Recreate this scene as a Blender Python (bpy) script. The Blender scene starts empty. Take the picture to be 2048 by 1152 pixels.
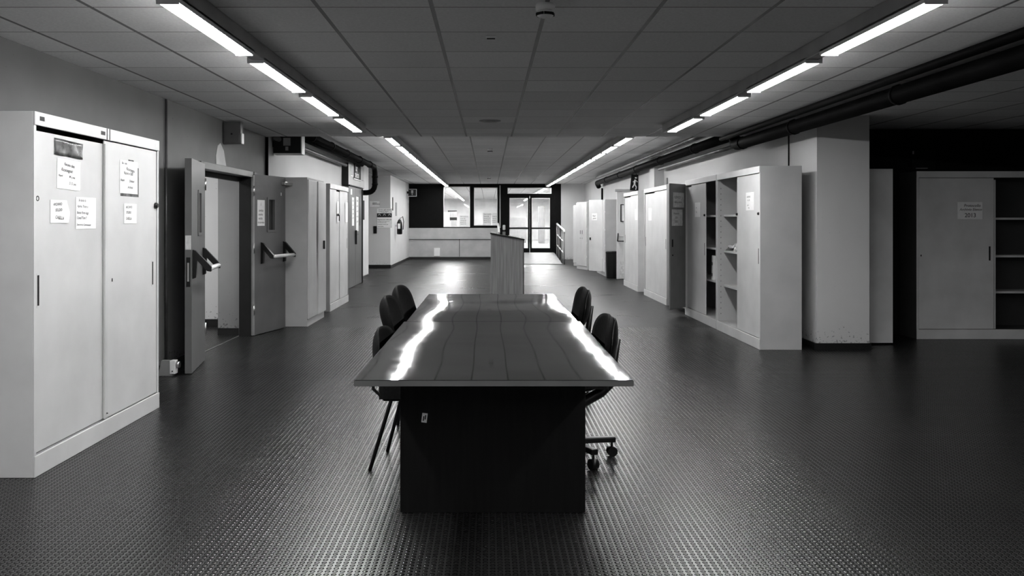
import bpy, bmesh, math, random
from mathutils import Vector, Matrix
random.seed(7)
R = math.radians
S = bpy.context.scene
COL = S.collection

# ------------------------------------------------------------------ camera, world, exposure
F = 1750.0          # focal length in pixels of the 2048 px wide frame
EYE = 1.4
VX, VY = 978.0, 442.0
cd = bpy.data.cameras.new('camera'); cam = bpy.data.objects.new('camera', cd); COL.objects.link(cam)
cam.location = (0, 0, EYE); cam.rotation_euler = (R(90), 0, 0)
cd.sensor_width = 36; cd.lens = F / 2048 * 36
cd.shift_x = (1024 - VX) / 2048; cd.shift_y = (VY - 576) / 2048
cd.clip_start = 0.05; cd.clip_end = 200
S.camera = cam
w = bpy.data.worlds.new('world'); S.world = w; w.use_nodes = True
w.node_tree.nodes['Background'].inputs[0].default_value = (0, 0, 0, 1)
w.node_tree.nodes['Background'].inputs[1].default_value = 0
S.view_settings.view_transform = 'Standard'; S.view_settings.look = 'None'
S.view_settings.exposure = 0.0; S.view_settings.gamma = 1
S.view_settings.use_curve_mapping = False
S.cycles.use_denoising = True
S.cycles.max_bounces = 8; S.cycles.diffuse_bounces = 4; S.cycles.glossy_bounces = 4
S.cycles.sample_clamp_indirect = 4
LIGHT_NEAR = 70.0
LIGHT_FAR = 74.0
LIGHT_BEYOND = 240.0

# ------------------------------------------------------------------ materials
def nt(m):
    m.use_nodes = True
    return m.node_tree.nodes, m.node_tree.links
def mathn(n, l, op, a, b=None, c=None):
    x = n.new('ShaderNodeMath'); x.operation = op
    for i, v in enumerate((a, b, c)):
        if v is None: continue
        if isinstance(v, (int, float)): x.inputs[i].default_value = v
        else: l.new(v, x.inputs[i])
    return x.outputs[0]
def mat(name, c, rough=0.5, metal=0.0, var=0.06, scale=6.0, spec=0.5, stretch=(1, 1, 1), bump=0.0, bscale=30, detail=4):
    m = bpy.data.materials.new(name); n, l = nt(m)
    p = n['Principled BSDF']
    p.inputs['Roughness'].default_value = rough; p.inputs['Metallic'].default_value = metal
    p.inputs['Specular IOR Level'].default_value = spec
    tc = n.new('ShaderNodeTexCoord'); mp = n.new('ShaderNodeMapping'); mp.inputs['Scale'].default_value = stretch
    l.new(tc.outputs['Object'], mp.inputs['Vector'])
    no = n.new('ShaderNodeTexNoise'); no.inputs['Scale'].default_value = scale; no.inputs['Detail'].default_value = detail
    l.new(mp.outputs[0], no.inputs['Vector'])
    cr = n.new('ShaderNodeValToRGB')
    a = max(0, c * (1 - var * 2)); b = min(1, c * (1 + var * 2))
    cr.color_ramp.elements[0].position = 0.3; cr.color_ramp.elements[1].position = 0.7
    cr.color_ramp.elements[0].color = (a, a, a, 1); cr.color_ramp.elements[1].color = (b, b, b, 1)
    l.new(no.outputs['Fac'], cr.inputs[0]); l.new(cr.outputs[0], p.inputs['Base Color'])
    if bump:
        nb = n.new('ShaderNodeTexNoise'); nb.inputs['Scale'].default_value = bscale; nb.inputs['Detail'].default_value = 3
        l.new(mp.outputs[0], nb.inputs['Vector'])
        bu = n.new('ShaderNodeBump'); bu.inputs['Strength'].default_value = bump; bu.inputs['Distance'].default_value = 0.01
        l.new(nb.outputs['Fac'], bu.inputs['Height']); l.new(bu.outputs[0], p.inputs['Normal'])
    return m
def emit(name, s, c=1.0):
    m = bpy.data.materials.new(name); n, l = nt(m)
    p = n['Principled BSDF']; p.inputs['Base Color'].default_value = (.8, .8, .8, 1)
    p.inputs['Emission Color'].default_value = (c, c, c, 1); p.inputs['Emission Strength'].default_value = s
    return m
M = {}
M['cab'] = mat('painted_cabinet_steel', .58, .38, var=.05, scale=2.5, spec=.4)
M['cab_white'] = mat('white_cabinet_steel', .62, .36, var=.04, scale=2.5, spec=.4)
M['cab_side'] = mat('cabinet_side_steel', .40, .45, var=.04, scale=3, spec=.3)
M['cab_in'] = mat('cabinet_inside_steel', .30, .5, var=.05)
M['dark_door'] = mat('dark_grey_door_paint', .10, .4, var=.08, scale=3, spec=.5)
M['black'] = mat('black_plastic', .006, .35, var=.1, spec=.3)
M['matblack'] = mat('dull_black', .008, .7, var=.1, spec=.2)
M['fabric'] = mat('black_upholstery', .005, .7, var=.2, scale=60, spec=.12, bump=.2, bscale=200)
M['chrome'] = mat('bare_metal', .55, .28, metal=1.0, var=.05)
M['silver'] = mat('silver_bar', .85, .3, metal=.3, var=.03)
M['paper'] = mat('white_paper', .88, .6, var=.02, scale=20)
M['paper_grey'] = mat('grey_paper', .60, .6, var=.1, scale=20)
M['ink'] = mat('black_ink', .01, .6, var=0)
M['ink_grey'] = mat('pencil_grey_ink', .12, .6, var=0)
M['tape'] = mat('brown_tape', .07, .25, var=.5, scale=14)
M['grey'] = mat('mid_grey_plastic', .25, .45)
M['trunk'] = mat('painted_trunking', .28, .45, var=.1, scale=3)
M['white'] = mat('white_plastic', .8, .35, var=.02)
M['skirt'] = mat('black_rubber_skirting', .01, .3, var=.1)
M['wood_dark'] = mat('dark_wood_laminate', .004, .5, var=.2, scale=3, stretch=(14, 14, 1), spec=.15)
M['wood_edge'] = mat('dark_wood_edge', .10, .35, var=.1, scale=3)
M['lectern'] = mat('lectern_wood', .29, .5, var=.13, scale=2.2, stretch=(16, 16, .8), detail=8)
M['pipe'] = mat('dark_pipe', .003, .6, var=.2, scale=5, spec=.04)
M['pipe_grey'] = mat('galvanised_conduit', .12, .35, metal=.4, var=.2, scale=5)
M['far_dark'] = mat('black_glazing_frame', .004, .6, var=.1, spec=.08)
M['parapet'] = mat('grey_wall_panel', .42, .6, var=.05, scale=3)
M['room_dark'] = mat('shade_darkened_wall', .010, .85, var=.1, spec=.1)  # dimness of the side bay is put into this near-black wall colour
M['beyond'] = mat('white_corridor_wall', .75, .6, var=.1, scale=1.2)
M['tube'] = emit('near_diffuser_glow', LIGHT_NEAR)
M['tube_far'] = emit('far_diffuser_glow', LIGHT_FAR)
M['tube_beyond'] = emit('corridor_diffuser_glow', LIGHT_BEYOND)
g = bpy.data.materials.new('window_glass'); n, l = nt(g); n.clear()
o_ = n.new('ShaderNodeOutputMaterial'); mx = n.new('ShaderNodeMixShader'); tr = n.new('ShaderNodeBsdfTransparent'); gl = n.new('ShaderNodeBsdfGlossy')
gl.inputs['Roughness'].default_value = .02; mx.inputs[0].default_value = .06
l.new(tr.outputs[0], mx.inputs[1]); l.new(gl.outputs[0], mx.inputs[2]); l.new(mx.outputs[0], o_.inputs[0]); M['glass'] = g

def wall_mat(name, level):
    m = bpy.data.materials.new(name); n, l = nt(m); p = n['Principled BSDF']
    ge = n.new('ShaderNodeNewGeometry'); sp = n.new('ShaderNodeSeparateXYZ'); l.new(ge.outputs['Position'], sp.inputs[0])
    no = n.new('ShaderNodeTexNoise'); no.inputs['Scale'].default_value = 1.4; no.inputs['Detail'].default_value = 6; l.new(ge.outputs['Position'], no.inputs['Vector'])
    # flaking paint above the skirting
    n2 = n.new('ShaderNodeTexNoise'); n2.inputs['Scale'].default_value = 38; n2.inputs['Detail'].default_value = 3; l.new(ge.outputs['Position'], n2.inputs['Vector'])
    low = mathn(n, l, 'MULTIPLY', mathn(n, l, 'SUBTRACT', .32, sp.outputs[2]), .7)
    low = mathn(n, l, 'MAXIMUM', low, 0)
    fl = mathn(n, l, 'GREATER_THAN', mathn(n, l, 'ADD', n2.outputs['Fac'], low), .74)
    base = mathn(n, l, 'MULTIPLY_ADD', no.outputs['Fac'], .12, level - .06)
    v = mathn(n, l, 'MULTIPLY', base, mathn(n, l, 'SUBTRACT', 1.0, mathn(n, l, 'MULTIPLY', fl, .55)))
    co = n.new('ShaderNodeCombineColor'); [l.new(v, co.inputs[i]) for i in range(3)]
    l.new(co.outputs[0], p.inputs['Base Color']); p.inputs['Roughness'].default_value = .62; p.inputs['Specular IOR Level'].default_value = .3
    return m
M['wall'] = wall_mat('pale_plaster_wall', .62); M['wall_near'] = wall_mat('shaded_plaster_wall', .19); M['wall_right'] = wall_mat('right_plaster_wall', .48)  # wall_near: same plaster, light falloff put into a darker tone

def ceil_mat(name, tile, bar, barmetal):
    m = bpy.data.materials.new(name); n, l = nt(m); p = n['Principled BSDF']
    ge = n.new('ShaderNodeNewGeometry'); sp = n.new('ShaderNodeSeparateXYZ'); l.new(ge.outputs['Position'], sp.inputs[0])
    def line(co, off, per, half):
        u = mathn(n, l, 'DIVIDE', mathn(n, l, 'SUBTRACT', co, off), per)
        d = mathn(n, l, 'ABSOLUTE', mathn(n, l, 'SUBTRACT', u, mathn(n, l, 'ROUND', u)))
        return mathn(n, l, 'LESS_THAN', d, half / per)
    lx = line(sp.outputs[0], .305, .61, .012); ly = line(sp.outputs[1], 4.69, .615, .005)
    ln = mathn(n, l, 'MAXIMUM', lx, ly)
    wn = n.new('ShaderNodeTexWhiteNoise'); wn.noise_dimensions = '2D'
    cx = n.new('ShaderNodeCombineXYZ')
    l.new(mathn(n, l, 'FLOOR', mathn(n, l, 'DIVIDE', mathn(n, l, 'SUBTRACT', sp.outputs[0], .305), .61)), cx.inputs[0])
    l.new(mathn(n, l, 'FLOOR', mathn(n, l, 'DIVIDE', mathn(n, l, 'SUBTRACT', sp.outputs[1], 4.69), .615)), cx.inputs[1])
    l.new(cx.outputs[0], wn.inputs['Vector'])
    no = n.new('ShaderNodeTexNoise'); no.inputs['Scale'].default_value = 60; no.inputs['Detail'].default_value = 2; l.new(ge.outputs['Position'], no.inputs['Vector'])
    t = mathn(n, l, 'MULTIPLY', mathn(n, l, 'MULTIPLY_ADD', wn.outputs['Value'], .14, .93), mathn(n, l, 'MULTIPLY_ADD', no.outputs['Fac'], .3, .85))
    t = mathn(n, l, 'MULTIPLY', t, tile)
    v = mathn(n, l, 'ADD', mathn(n, l, 'MULTIPLY', t, mathn(n, l, 'SUBTRACT', 1, ln)), mathn(n, l, 'MULTIPLY', ln, bar))
    co = n.new('ShaderNodeCombineColor'); [l.new(v, co.inputs[i]) for i in range(3)]
    l.new(co.outputs[0], p.inputs['Base Color'])
    l.new(mathn(n, l, 'MULTIPLY', lx, barmetal), p.inputs['Metallic'])
    l.new(mathn(n, l, 'SUBTRACT', .85, mathn(n, l, 'MULTIPLY', lx, .45)), p.inputs['Roughness'])
    p.inputs['Specular IOR Level'].default_value = .2
    return m
M['ceil'] = ceil_mat('ceiling_tiles_near', .80, .13, .0)
M['ceil_far'] = ceil_mat('ceiling_tiles_far', .80, .20, .0)

def floor_mat():
    """black rubber floor with staggered oblong studs: the slope of each stud is worked out from position"""
    m = bpy.data.materials.new('studded_rubber_floor'); n, l = nt(m); p = n['Principled BSDF']
    ge = n.new('ShaderNodeNewGeometry'); sp = n.new('ShaderNodeSeparateXYZ'); l.new(ge.outputs['Position'], sp.inputs[0])
    X, Y = sp.outputs[0], sp.outputs[1]
    PX, PY = .0300, .0300
    fu = mathn(n, l, 'SUBTRACT', mathn(n, l, 'FRACT', mathn(n, l, 'DIVIDE', X, PX)), .5)
    fv = mathn(n, l, 'SUBTRACT', mathn(n, l, 'FRACT', mathn(n, l, 'DIVIDE', Y, PY)), .5)
    farf = mathn(n, l, 'GREATER_THAN', Y, 11.5)     # the strip of flooring beyond the step is more worn
    # low domed oblong studs in straight columns, occlusion shade painted as a dark ring around each
    a = mathn(n, l, 'DIVIDE', fu, .33); b = mathn(n, l, 'DIVIDE', fv, .36)
    r2 = mathn(n, l, 'ADD', mathn(n, l, 'POWER', mathn(n, l, 'ABSOLUTE', a), 2.6), mathn(n, l, 'POWER', mathn(n, l, 'ABSOLUTE', b), 2.6))
    core = mathn(n, l, 'LESS_THAN', r2, .55); outer = mathn(n, l, 'LESS_THAN', r2, 1.25)
    rim_shade = mathn(n, l, 'SUBTRACT', outer, core)
    nx = mathn(n, l, 'MULTIPLY', mathn(n, l, 'MULTIPLY', a, outer), .30)
    ny = mathn(n, l, 'MULTIPLY', mathn(n, l, 'MULTIPLY', b, outer), .55)
    cx = n.new('ShaderNodeCombineXYZ'); l.new(nx, cx.inputs[0]); l.new(ny, cx.inputs[1]); cx.inputs[2].default_value = 1
    vn = n.new('ShaderNodeVectorMath'); vn.operation = 'NORMALIZE'; l.new(cx.outputs[0], vn.inputs[0])
    l.new(vn.outputs[0], p.inputs['Normal'])
    no = n.new('ShaderNodeTexNoise'); no.inputs['Scale'].default_value = 1.3; no.inputs['Detail'].default_value = 5; l.new(ge.outputs['Position'], no.inputs['Vector'])
    c = mathn(n, l, 'MULTIPLY', mathn(n, l, 'MULTIPLY_ADD', no.outputs['Fac'], .010, .008), mathn(n, l, 'SUBTRACT', 1.0, mathn(n, l, 'MULTIPLY', rim_shade, .95)))
    co = n.new('ShaderNodeCombineColor'); [l.new(c, co.inputs[i]) for i in range(3)]
    l.new(co.outputs[0], p.inputs['Base Color'])
    l.new(mathn(n, l, 'SUBTRACT', mathn(n, l, 'MULTIPLY_ADD', no.outputs['Fac'], .06, .29), mathn(n, l, 'MULTIPLY_ADD', farf, -.10, mathn(n, l, 'MULTIPLY', core, .14))), p.inputs['Roughness'])
    l.new(mathn(n, l, 'MULTIPLY', mathn(n, l, 'SUBTRACT', .65, mathn(n, l, 'MULTIPLY', rim_shade, .65)), mathn(n, l, 'SUBTRACT', 1, mathn(n, l, 'MULTIPLY', farf, .35))), p.inputs['Specular IOR Level'])
    l.new(mathn(n, l, 'SUBTRACT', 1.5, mathn(n, l, 'MULTIPLY', rim_shade, .42)), p.inputs['IOR'])
    return m
M['floor'] = floor_mat()

def table_mat():
    m = bpy.data.materials.new('glossy_table_laminate'); n, l = nt(m); p = n['Principled BSDF']
    ge = n.new('ShaderNodeNewGeometry')
    mp = n.new('ShaderNodeMapping'); mp.inputs['Scale'].default_value = (9, .8, 1); l.new(ge.outputs['Position'], mp.inputs[0])
    no = n.new('ShaderNodeTexNoise'); no.inputs['Scale'].default_value = 2.5; no.inputs['Detail'].default_value = 7; l.new(mp.outputs[0], no.inputs['Vector'])
    cr = n.new('ShaderNodeValToRGB'); cr.color_ramp.elements[0].color = (.004, .004, .004, 1); cr.color_ramp.elements[1].color = (.022, .022, .022, 1)
    l.new(no.outputs['Fac'], cr.inputs[0]); l.new(cr.outputs[0], p.inputs['Base Color'])
    # long soft warp of the laminate and a few fine scratches
    nb = n.new('ShaderNodeTexNoise'); nb.inputs['Scale'].default_value = .75; nb.inputs['Detail'].default_value = 0; l.new(ge.outputs['Position'], nb.inputs['Vector'])
    b1 = n.new('ShaderNodeBump'); b1.inputs['Distance'].default_value = .02; b1.inputs['Strength'].default_value = .5
    l.new(nb.outputs['Fac'], b1.inputs['Height']); l.new(b1.outputs[0], p.inputs['Normal'])
    ns = n.new('ShaderNodeTexNoise'); ns.inputs['Scale'].default_value = 7; ns.inputs['Detail'].default_value = 6; l.new(ge.outputs['Position'], ns.inputs['Vector'])
    l.new(mathn(n, l, 'MULTIPLY_ADD', ns.outputs['Fac'], .06, .01), p.inputs['Roughness'])
    p.inputs['Specular IOR Level'].default_value = .22
    return m
M['table'] = table_mat()

# ------------------------------------------------------------------ mesh helpers
SPLIT = {'stile', 'end_cap', 'bracket', 'leg', 'wire', 'spine_label', 'printed_mark', 'pale_mark', 'pictogram', 'shelf_strip', 'inner_plate', 'dark_band', 'rail_joint', 'seat_frame', 'vent_slot'}
class MB:
    def __init__(s): s.b = bmesh.new()
    def box(s, x0, x1, y0, y1, z0, z1, rot=None):
        vs = [s.b.verts.new((x, y, z)) for z in (z0, z1) for y in (y0, y1) for x in (x0, x1)]
        for f in ((0, 2, 3, 1), (4, 5, 7, 6), (0, 1, 5, 4), (2, 6, 7, 3), (0, 4, 6, 2), (1, 3, 7, 5)):
            s.b.faces.new([vs[i] for i in f])
        if rot: bmesh.ops.transform(s.b, matrix=rot, verts=vs)
        return s
    def poly(s, pts, depth, axis='y'):
        """outline in the xz plane extruded along y by depth"""
        n = len(pts)
        a = [s.b.verts.new((p[0], depth[0], p[1])) for p in pts]; b = [s.b.verts.new((p[0], depth[1], p[1])) for p in pts]
        s.b.faces.new(a); s.b.faces.new(b[::-1])
        for i in range(n): s.b.faces.new((a[(i + 1) % n], a[i], b[i], b[(i + 1) % n]))
        return s
    def prism_x(s, pts, x0, x1):
        n = len(pts)
        a = [s.b.verts.new((x0, p[0], p[1])) for p in pts]; b = [s.b.verts.new((x1, p[0], p[1])) for p in pts]
        s.b.faces.new(a); s.b.faces.new(b[::-1])
        for i in range(n): s.b.faces.new((a[(i + 1) % n], a[i], b[i], b[(i + 1) % n]))
        return s
    def tube(s, pts, r, seg=12, caps=True):
        pts = [Vector(p) for p in pts]
        rs = r if isinstance(r, (list, tuple)) else [r] * len(pts)
        rings = []
        up = None
        for i, p in enumerate(pts):
            t = (pts[min(i + 1, len(pts) - 1)] - pts[max(i - 1, 0)]).normalized()
            if up is None: up = t.orthogonal().normalized()
            u = (up - t * up.dot(t)).normalized(); up = u; v = t.cross(u)
            rings.append([s.b.verts.new(p + (u * math.cos(2 * math.pi * k / seg) + v * math.sin(2 * math.pi * k / seg)) * rs[i]) for k in range(seg)])
        for a, b in zip(rings, rings[1:]):
            for k in range(seg):
                f = s.b.faces.new((a[k], a[(k + 1) % seg], b[(k + 1) % seg], b[k])); f.smooth = True
        if caps: s.b.faces.new(rings[0][::-1]); s.b.faces.new(rings[-1])
        return s
    def lathe(s, c, prof, seg=24):
        """prof: (radius, z) list"""
        rings = [[s.b.verts.new((c[0] + r * math.cos(2 * math.pi * k / seg), c[1] + r * math.sin(2 * math.pi * k / seg), c[2] + z)) for k in range(seg)] for r, z in prof]
        for a, b in zip(rings, rings[1:]):
            for k in range(seg):
                f = s.b.faces.new((a[k], a[(k + 1) % seg], b[(k + 1) % seg], b[k])); f.smooth = True
        s.b.faces.new(rings[0][::-1]); s.b.faces.new(rings[-1])
        return s
    def grid(s, fn, nu, nv, thick):
        """closed shell: fn(u,v)->(point, normal)"""
        A = [[None] * (nv + 1) for _ in range(nu + 1)]; B = [[None] * (nv + 1) for _ in range(nu + 1)]
        for i in range(nu + 1):
            for j in range(nv + 1):
                p, q = fn(i / nu, j / nv); th = thick(i / nu, j / nv) if callable(thick) else thick
                A[i][j] = s.b.verts.new(Vector(p)); B[i][j] = s.b.verts.new(Vector(p) + Vector(q) * th)
        for i in range(nu):
            for j in range(nv):
                f = s.b.faces.new((A[i][j], A[i + 1][j], A[i + 1][j + 1], A[i][j + 1])); f.smooth = True
                f = s.b.faces.new((B[i][j + 1], B[i + 1][j + 1], B[i + 1][j], B[i][j])); f.smooth = True
        for i in range(nu):
            s.b.faces.new((A[i + 1][0], A[i][0], B[i][0], B[i + 1][0])); s.b.faces.new((A[i][nv], A[i + 1][nv], B[i + 1][nv], B[i][nv]))
        for j in range(nv):
            s.b.faces.new((A[0][j], A[0][j + 1], B[0][j + 1], B[0][j])); s.b.faces.new((A[nu][j + 1], A[nu][j], B[nu][j], B[nu][j + 1]))
        return s
    def done(s, name, m, parent=None, bev=0.0, loc=None, rz=0.0):
        bmesh.ops.recalc_face_normals(s.b, faces=s.b.faces)
        if name in SPLIT:
            left = set(s.b.verts); parts = []
            while left:
                st = [left.pop()]; isl = {st[0]}
                while st:
                    v = st.pop()
                    for e in v.link_edges:
                        o2 = e.other_vert(v)
                        if o2 in left: left.discard(o2); isl.add(o2); st.append(o2)
                parts.append(isl)
            if len(parts) > 1:
                out = None
                for isl in sorted(parts, key=lambda q: min(tuple(v.co) for v in q)):
                    nb = MB(); mp = {}
                    for v in isl: mp[v] = nb.b.verts.new(v.co)
                    for fc in s.b.faces:
                        if fc.verts[0] in isl:
                            nf = nb.b.faces.new([mp[v] for v in fc.verts]); nf.smooth = fc.smooth
                    q = MB.raw(nb, name, m, parent, bev, loc, rz); out = out or q
                s.b.free(); return out
        return s.raw(name, m, parent, bev, loc, rz)
    def raw(s, name, m, parent=None, bev=0.0, loc=None, rz=0.0):
        me = bpy.data.meshes.new(name); s.b.to_mesh(me); s.b.free()
        me.materials.append(M[m] if isinstance(m, str) else m)
        o = bpy.data.objects.new(name, me); COL.objects.link(o)
        if parent: o.parent = parent
        if loc: o.location = loc
        if rz: o.rotation_euler[2] = rz
        if bev:
            b = o.modifiers.new('bevel', 'BEVEL'); b.width = bev; b.segments = 2; b.limit_method = 'ANGLE'; b.angle_limit = R(40)
        return o
def tag(o, label, cat, group=None, kind=None):
    o['label'] = label; o['category'] = cat
    if group: o['group'] = group
    if kind: o['kind'] = kind
    return o
def thing(name, loc, rz, label, cat, group=None, kind=None):
    o = bpy.data.objects.new(name, None); COL.objects.link(o); o.empty_display_size = .1
    o.location = loc; o.rotation_euler = (0, 0, rz)
    return tag(o, label, cat, group, kind)
def struct(o, label=None, cat=None):
    o['kind'] = 'structure'
    if label: o['label'] = label; o['category'] = cat
    return o
def copy_tree(o, parent=None):
    c = o.copy(); COL.objects.link(c)
    if parent: c.parent = parent
    for ch in list(o.children): copy_tree(ch, c)
    return c
def lettering(lines, parent, m='ink', name='lettering'):
    """lines: (text, x, z, size, shear, tilt) in the parent's own xz plane, facing -y"""
    allm = bmesh.new()
    for (t, x, z, sz, sh, tilt) in lines:
        cu = bpy.data.curves.new('t', 'FONT'); cu.body = t; cu.size = sz; cu.shear = sh; cu.offset = sz * .016
        ob = bpy.data.objects.new('t', cu); COL.objects.link(ob)
        dg = bpy.context.evaluated_depsgraph_get(); dg.update()
        me = bpy.data.meshes.new_from_object(ob.evaluated_get(dg))
        me.transform(Matrix.Translation((x, 0, z)) @ Matrix.Rotation(tilt, 4, 'Y') @ Matrix.Rotation(R(90), 4, 'X'))
        allm.from_mesh(me)
        bpy.data.objects.remove(ob); bpy.data.curves.remove(cu); bpy.data.meshes.remove(me)
    me = bpy.data.meshes.new(name); allm.to_mesh(me); allm.free(); me.materials.append(M[m])
    o = bpy.data.objects.new(name, me); COL.objects.link(o); o.parent = parent
    return o
LEFT, RIGHT = R(90), R(-90)       # fronts that face +x / -x
def on_left(X, px, py):           # where a photo point lies on the plane x = X
    Y = F * X / (px - VX); return Y, EYE - (py - VY) * Y / F
on_side = on_left
def on_front(Y, px, py):
    return (px - VX) * Y / F, EYE - (py - VY) * Y / F

# ------------------------------------------------------------------ SETTING
ZN, ZF, YS, YE = 2.546, 2.76, 11.87, 32.0
struct(MB().box(-6, 8.6, -3.2, YE + .1, -.12, 0).done('floor', 'floor'), 'black rubber floor covered in small raised studs', 'floor')
struct(MB().box(-3.4, 8.6, -3.2, YS, ZN, 3.0).done('ceiling', 'ceil'), 'lower grey tiled ceiling over the near half of the hall', 'ceiling')
struct(MB().box(-6, 4.2, YS, YE + .1, ZF, 3.0).done('ceiling', 'ceil_far'), 'higher grey tiled ceiling beyond the step', 'ceiling')
b = MB()
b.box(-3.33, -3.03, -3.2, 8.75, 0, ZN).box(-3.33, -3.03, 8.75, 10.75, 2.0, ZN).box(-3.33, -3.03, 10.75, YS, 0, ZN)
struct(b.done('wall_left', 'wall_near'), 'plastered left wall of the near half of the hall, shade put into its grey', 'wall')
b = MB().box(-3.33, -3.03, YS, 22.0, 0, ZF).box(-6, -2.93, 26.0, YE, 0, ZF)
wl = struct(b.done('wall_left_far', 'wall'), 'pale plastered left wall beyond the ceiling step', 'wall')
b = MB().box(-6.0, -5.8, 8, 26, 0, ZF).box(-5.8, -3.33, 11.6, 11.8, 0, ZF).box(-5.8, -3.33, 7.9, 8.1, 0, ZF).box(-6, -3.33, 7.9, 11.87, 2.5, 2.6)
struct(b.done('wall_left_passage', 'wall'), 'pale wall seen through the open doorway on the left', 'wall')
b = MB().box(3.56, 4.13, 9.5, 9.95, 0, ZN).box(3.56, 4.13, 9.95, YS, 0, ZN).box(3.56, 4.13, YS, 17.8, 0, ZF).box(3.36, 4.13, 17.8, 18.3, 0, ZF).box(3.50, 4.13, 18.3, YE, 0, ZF)
struct(b.done('wall_right', 'wall_right'), 'grey plastered right wall ending in a broad pillar', 'wall')
struct(MB().box(4.13, 8.6, 10.9, 11.1, 0, ZN).box(8.4, 8.6, -3.2, 10.9, 0, ZN).done('wall_side_room', 'room_dark'), 'side bay wall on the right, its dimness put into a near-black colour', 'wall')
struct(MB().box(-3.33, 8.4, -3.2, -3.0, 0, ZN).done('wall_back', 'wall'))
# skirting
struct(MB().box(-3.03, -3.018, -3, 8.7, 0, .075).box(-3.03, -3.018, 10.8, 22.0, 0, .075).box(-5.8, -2.918, 25.988, 26, 0, .1).box(-2.93, -2.918, 26.0, YE - .03, 0, .08).done('baseboard_left', 'skirt'), 'black skirting along the left wall', 'skirting')
struct(MB().box(3.545, 3.56, 9.5, 17.8, 0, .075).box(3.53, 4.145, 9.485, 9.5, 0, .075).box(4.13, 4.142, 9.5, 10.9, 0, .075).box(3.488, 3.5, 18.3, YE - .03, 0, .08).done('baseboard_right', 'skirt'), 'black skirting around the right wall and pillar', 'skirting')
# opening in the low wall inside the passage: dark skirting
struct(MB().box(-5.8, -3.34, 11.588, 11.6, 0, .1).box(-3.33, -3.045, 10.74, 10.752, 0, .085).done('baseboard_passage', 'skirt'))
# joint / conduit on the left wall
tag(MB().tube([(-3.01, 8.16, .08), (-3.01, 8.16, ZN - .01)], .012).done('wall_conduit', 'pipe_grey'), 'thin vertical conduit on the left wall just past the big notice cabinet', 'conduit')
tag(MB().tube([(-3.01, YS - .01, .08), (-3.01, YS - .01, ZN - .01)], .02).done('wall_conduit', 'pipe'), 'dark vertical conduit rising above the second fire door leaf to the ceiling step', 'conduit')
tag(MB().tube([(3.545, 10.35, 2.0), (3.545, 10.35, ZN - .01)], .008).done('wall_conduit', 'pipe'), 'thin black vertical line on the right wall above the open shelf cabinet', 'conduit')
# paint patch under the emergency box
pp = MB(); ya, za = on_side(-3.03, 440, 330); yb, zb = on_side(-3.03, 456, 290)
pp.prism_x([(9.72, 2.0), (9.70, 2.12), (9.76, 2.24), (9.86, 2.28), (9.99, 2.2), (10.04, 2.1), (10.1, 2.0)], -3.031, -3.026)
pch = pp.done('paint_patch', mat('pale_fresh_plaster', .62, .6)); tag(pch, 'pale irregular plaster patch on the left wall above the fire door', 'patch')

# far wall -----------------------------------------------------------------
def fx(px): return (px - VX) * YE / F
def fz(py): return EYE - (py - VY) * YE / F
T = .12
W1 = (fx(887), fx(940), fz(454), fz(373)); W2 = (fx(948), fx(995), fz(451), fz(375))
TR = (fx(1015), fx(1103), fz(387.5), fz(375.5)); DO = (fx(1011), fx(1109), fz(505), fz(391))
XL, XR = -3.03, fx(1122)
ZP = fz(456)
b = MB()
y0, y1 = YE, YE + T
b.box(XL, W1[0], y0, y1, ZP, ZF).box(W1[0], W1[1], y0, y1, W1[3], ZF).box(W1[0], W1[1], y0, y1, ZP, W1[2])
b.box(W1[1], W2[0], y0, y1, ZP, ZF).box(W2[0], W2[1], y0, y1, W2[3], ZF).box(W2[0], W2[1], y0, y1, ZP, W2[2])
b.box(W2[1], DO[0], y0, y1, 0, ZF).box(DO[1], XR, y0, y1, 0, ZF)
b.box(DO[0], DO[1], y0, y1, 0, DO[2]).box(DO[0], DO[1], y0, y1, DO[3], TR[2]).box(DO[0], DO[1], y0, y1, TR[3], ZF)
b.box(DO[0], TR[0], y0, y1, TR[2], TR[3]).box(TR[1], DO[1], y0, y1, TR[2], TR[3])
struct(b.done('wall_far', 'far_dark'), 'black glazed partition closing the far end of the hall', 'wall')
struct(MB().box(XR, 3.5, YE, YE + T, 0, ZF).done('wall_far_side', 'wall'), 'plain grey wall piece right of the glazed far door', 'wall')
b = MB().box(-2.93, W2[1] + .02, YE - .06, YE + .1, .09, ZP).box(-2.93, W2[1] + .02, YE - .10, YE - .06, fz(478), fz(471.5))
for px in (852, 919): b.box(fx(px) - .012, fx(px) + .012, YE - .062, YE - .06, .1, fz(478))
pw = struct(b.done('wall_far_parapet', 'parapet', bev=.005), 'low pale grey panelled wall below the black partition', 'wall')
MB().box(fx(919) - .01, fx(919) + .01, YE - .064, YE - .0605, .1, fz(478)).box(-2.9, W2[1], YE - .101, YE - .1002, fz(478.6), fz(478)).done('joint', 'skirt', pw)
struct(MB().box(-2.93, W2[1] + .02, YE - .04, YE, 0, .09).done('baseboard_far', 'skirt'))
tag(MB().box(fx(868), fx(880), YE - .085, YE - .061, .12, .42).done('wall_plate', 'white', bev=.02), 'small pale rounded cover plate low on the far panelled wall', 'plate')
struct(MB().box(fx(999), fx(1001), YE - .05, YE - .001, ZP, 2.7).done('trim_far', 'parapet'), 'thin light vertical trim strip between far window and door', 'trim')
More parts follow.
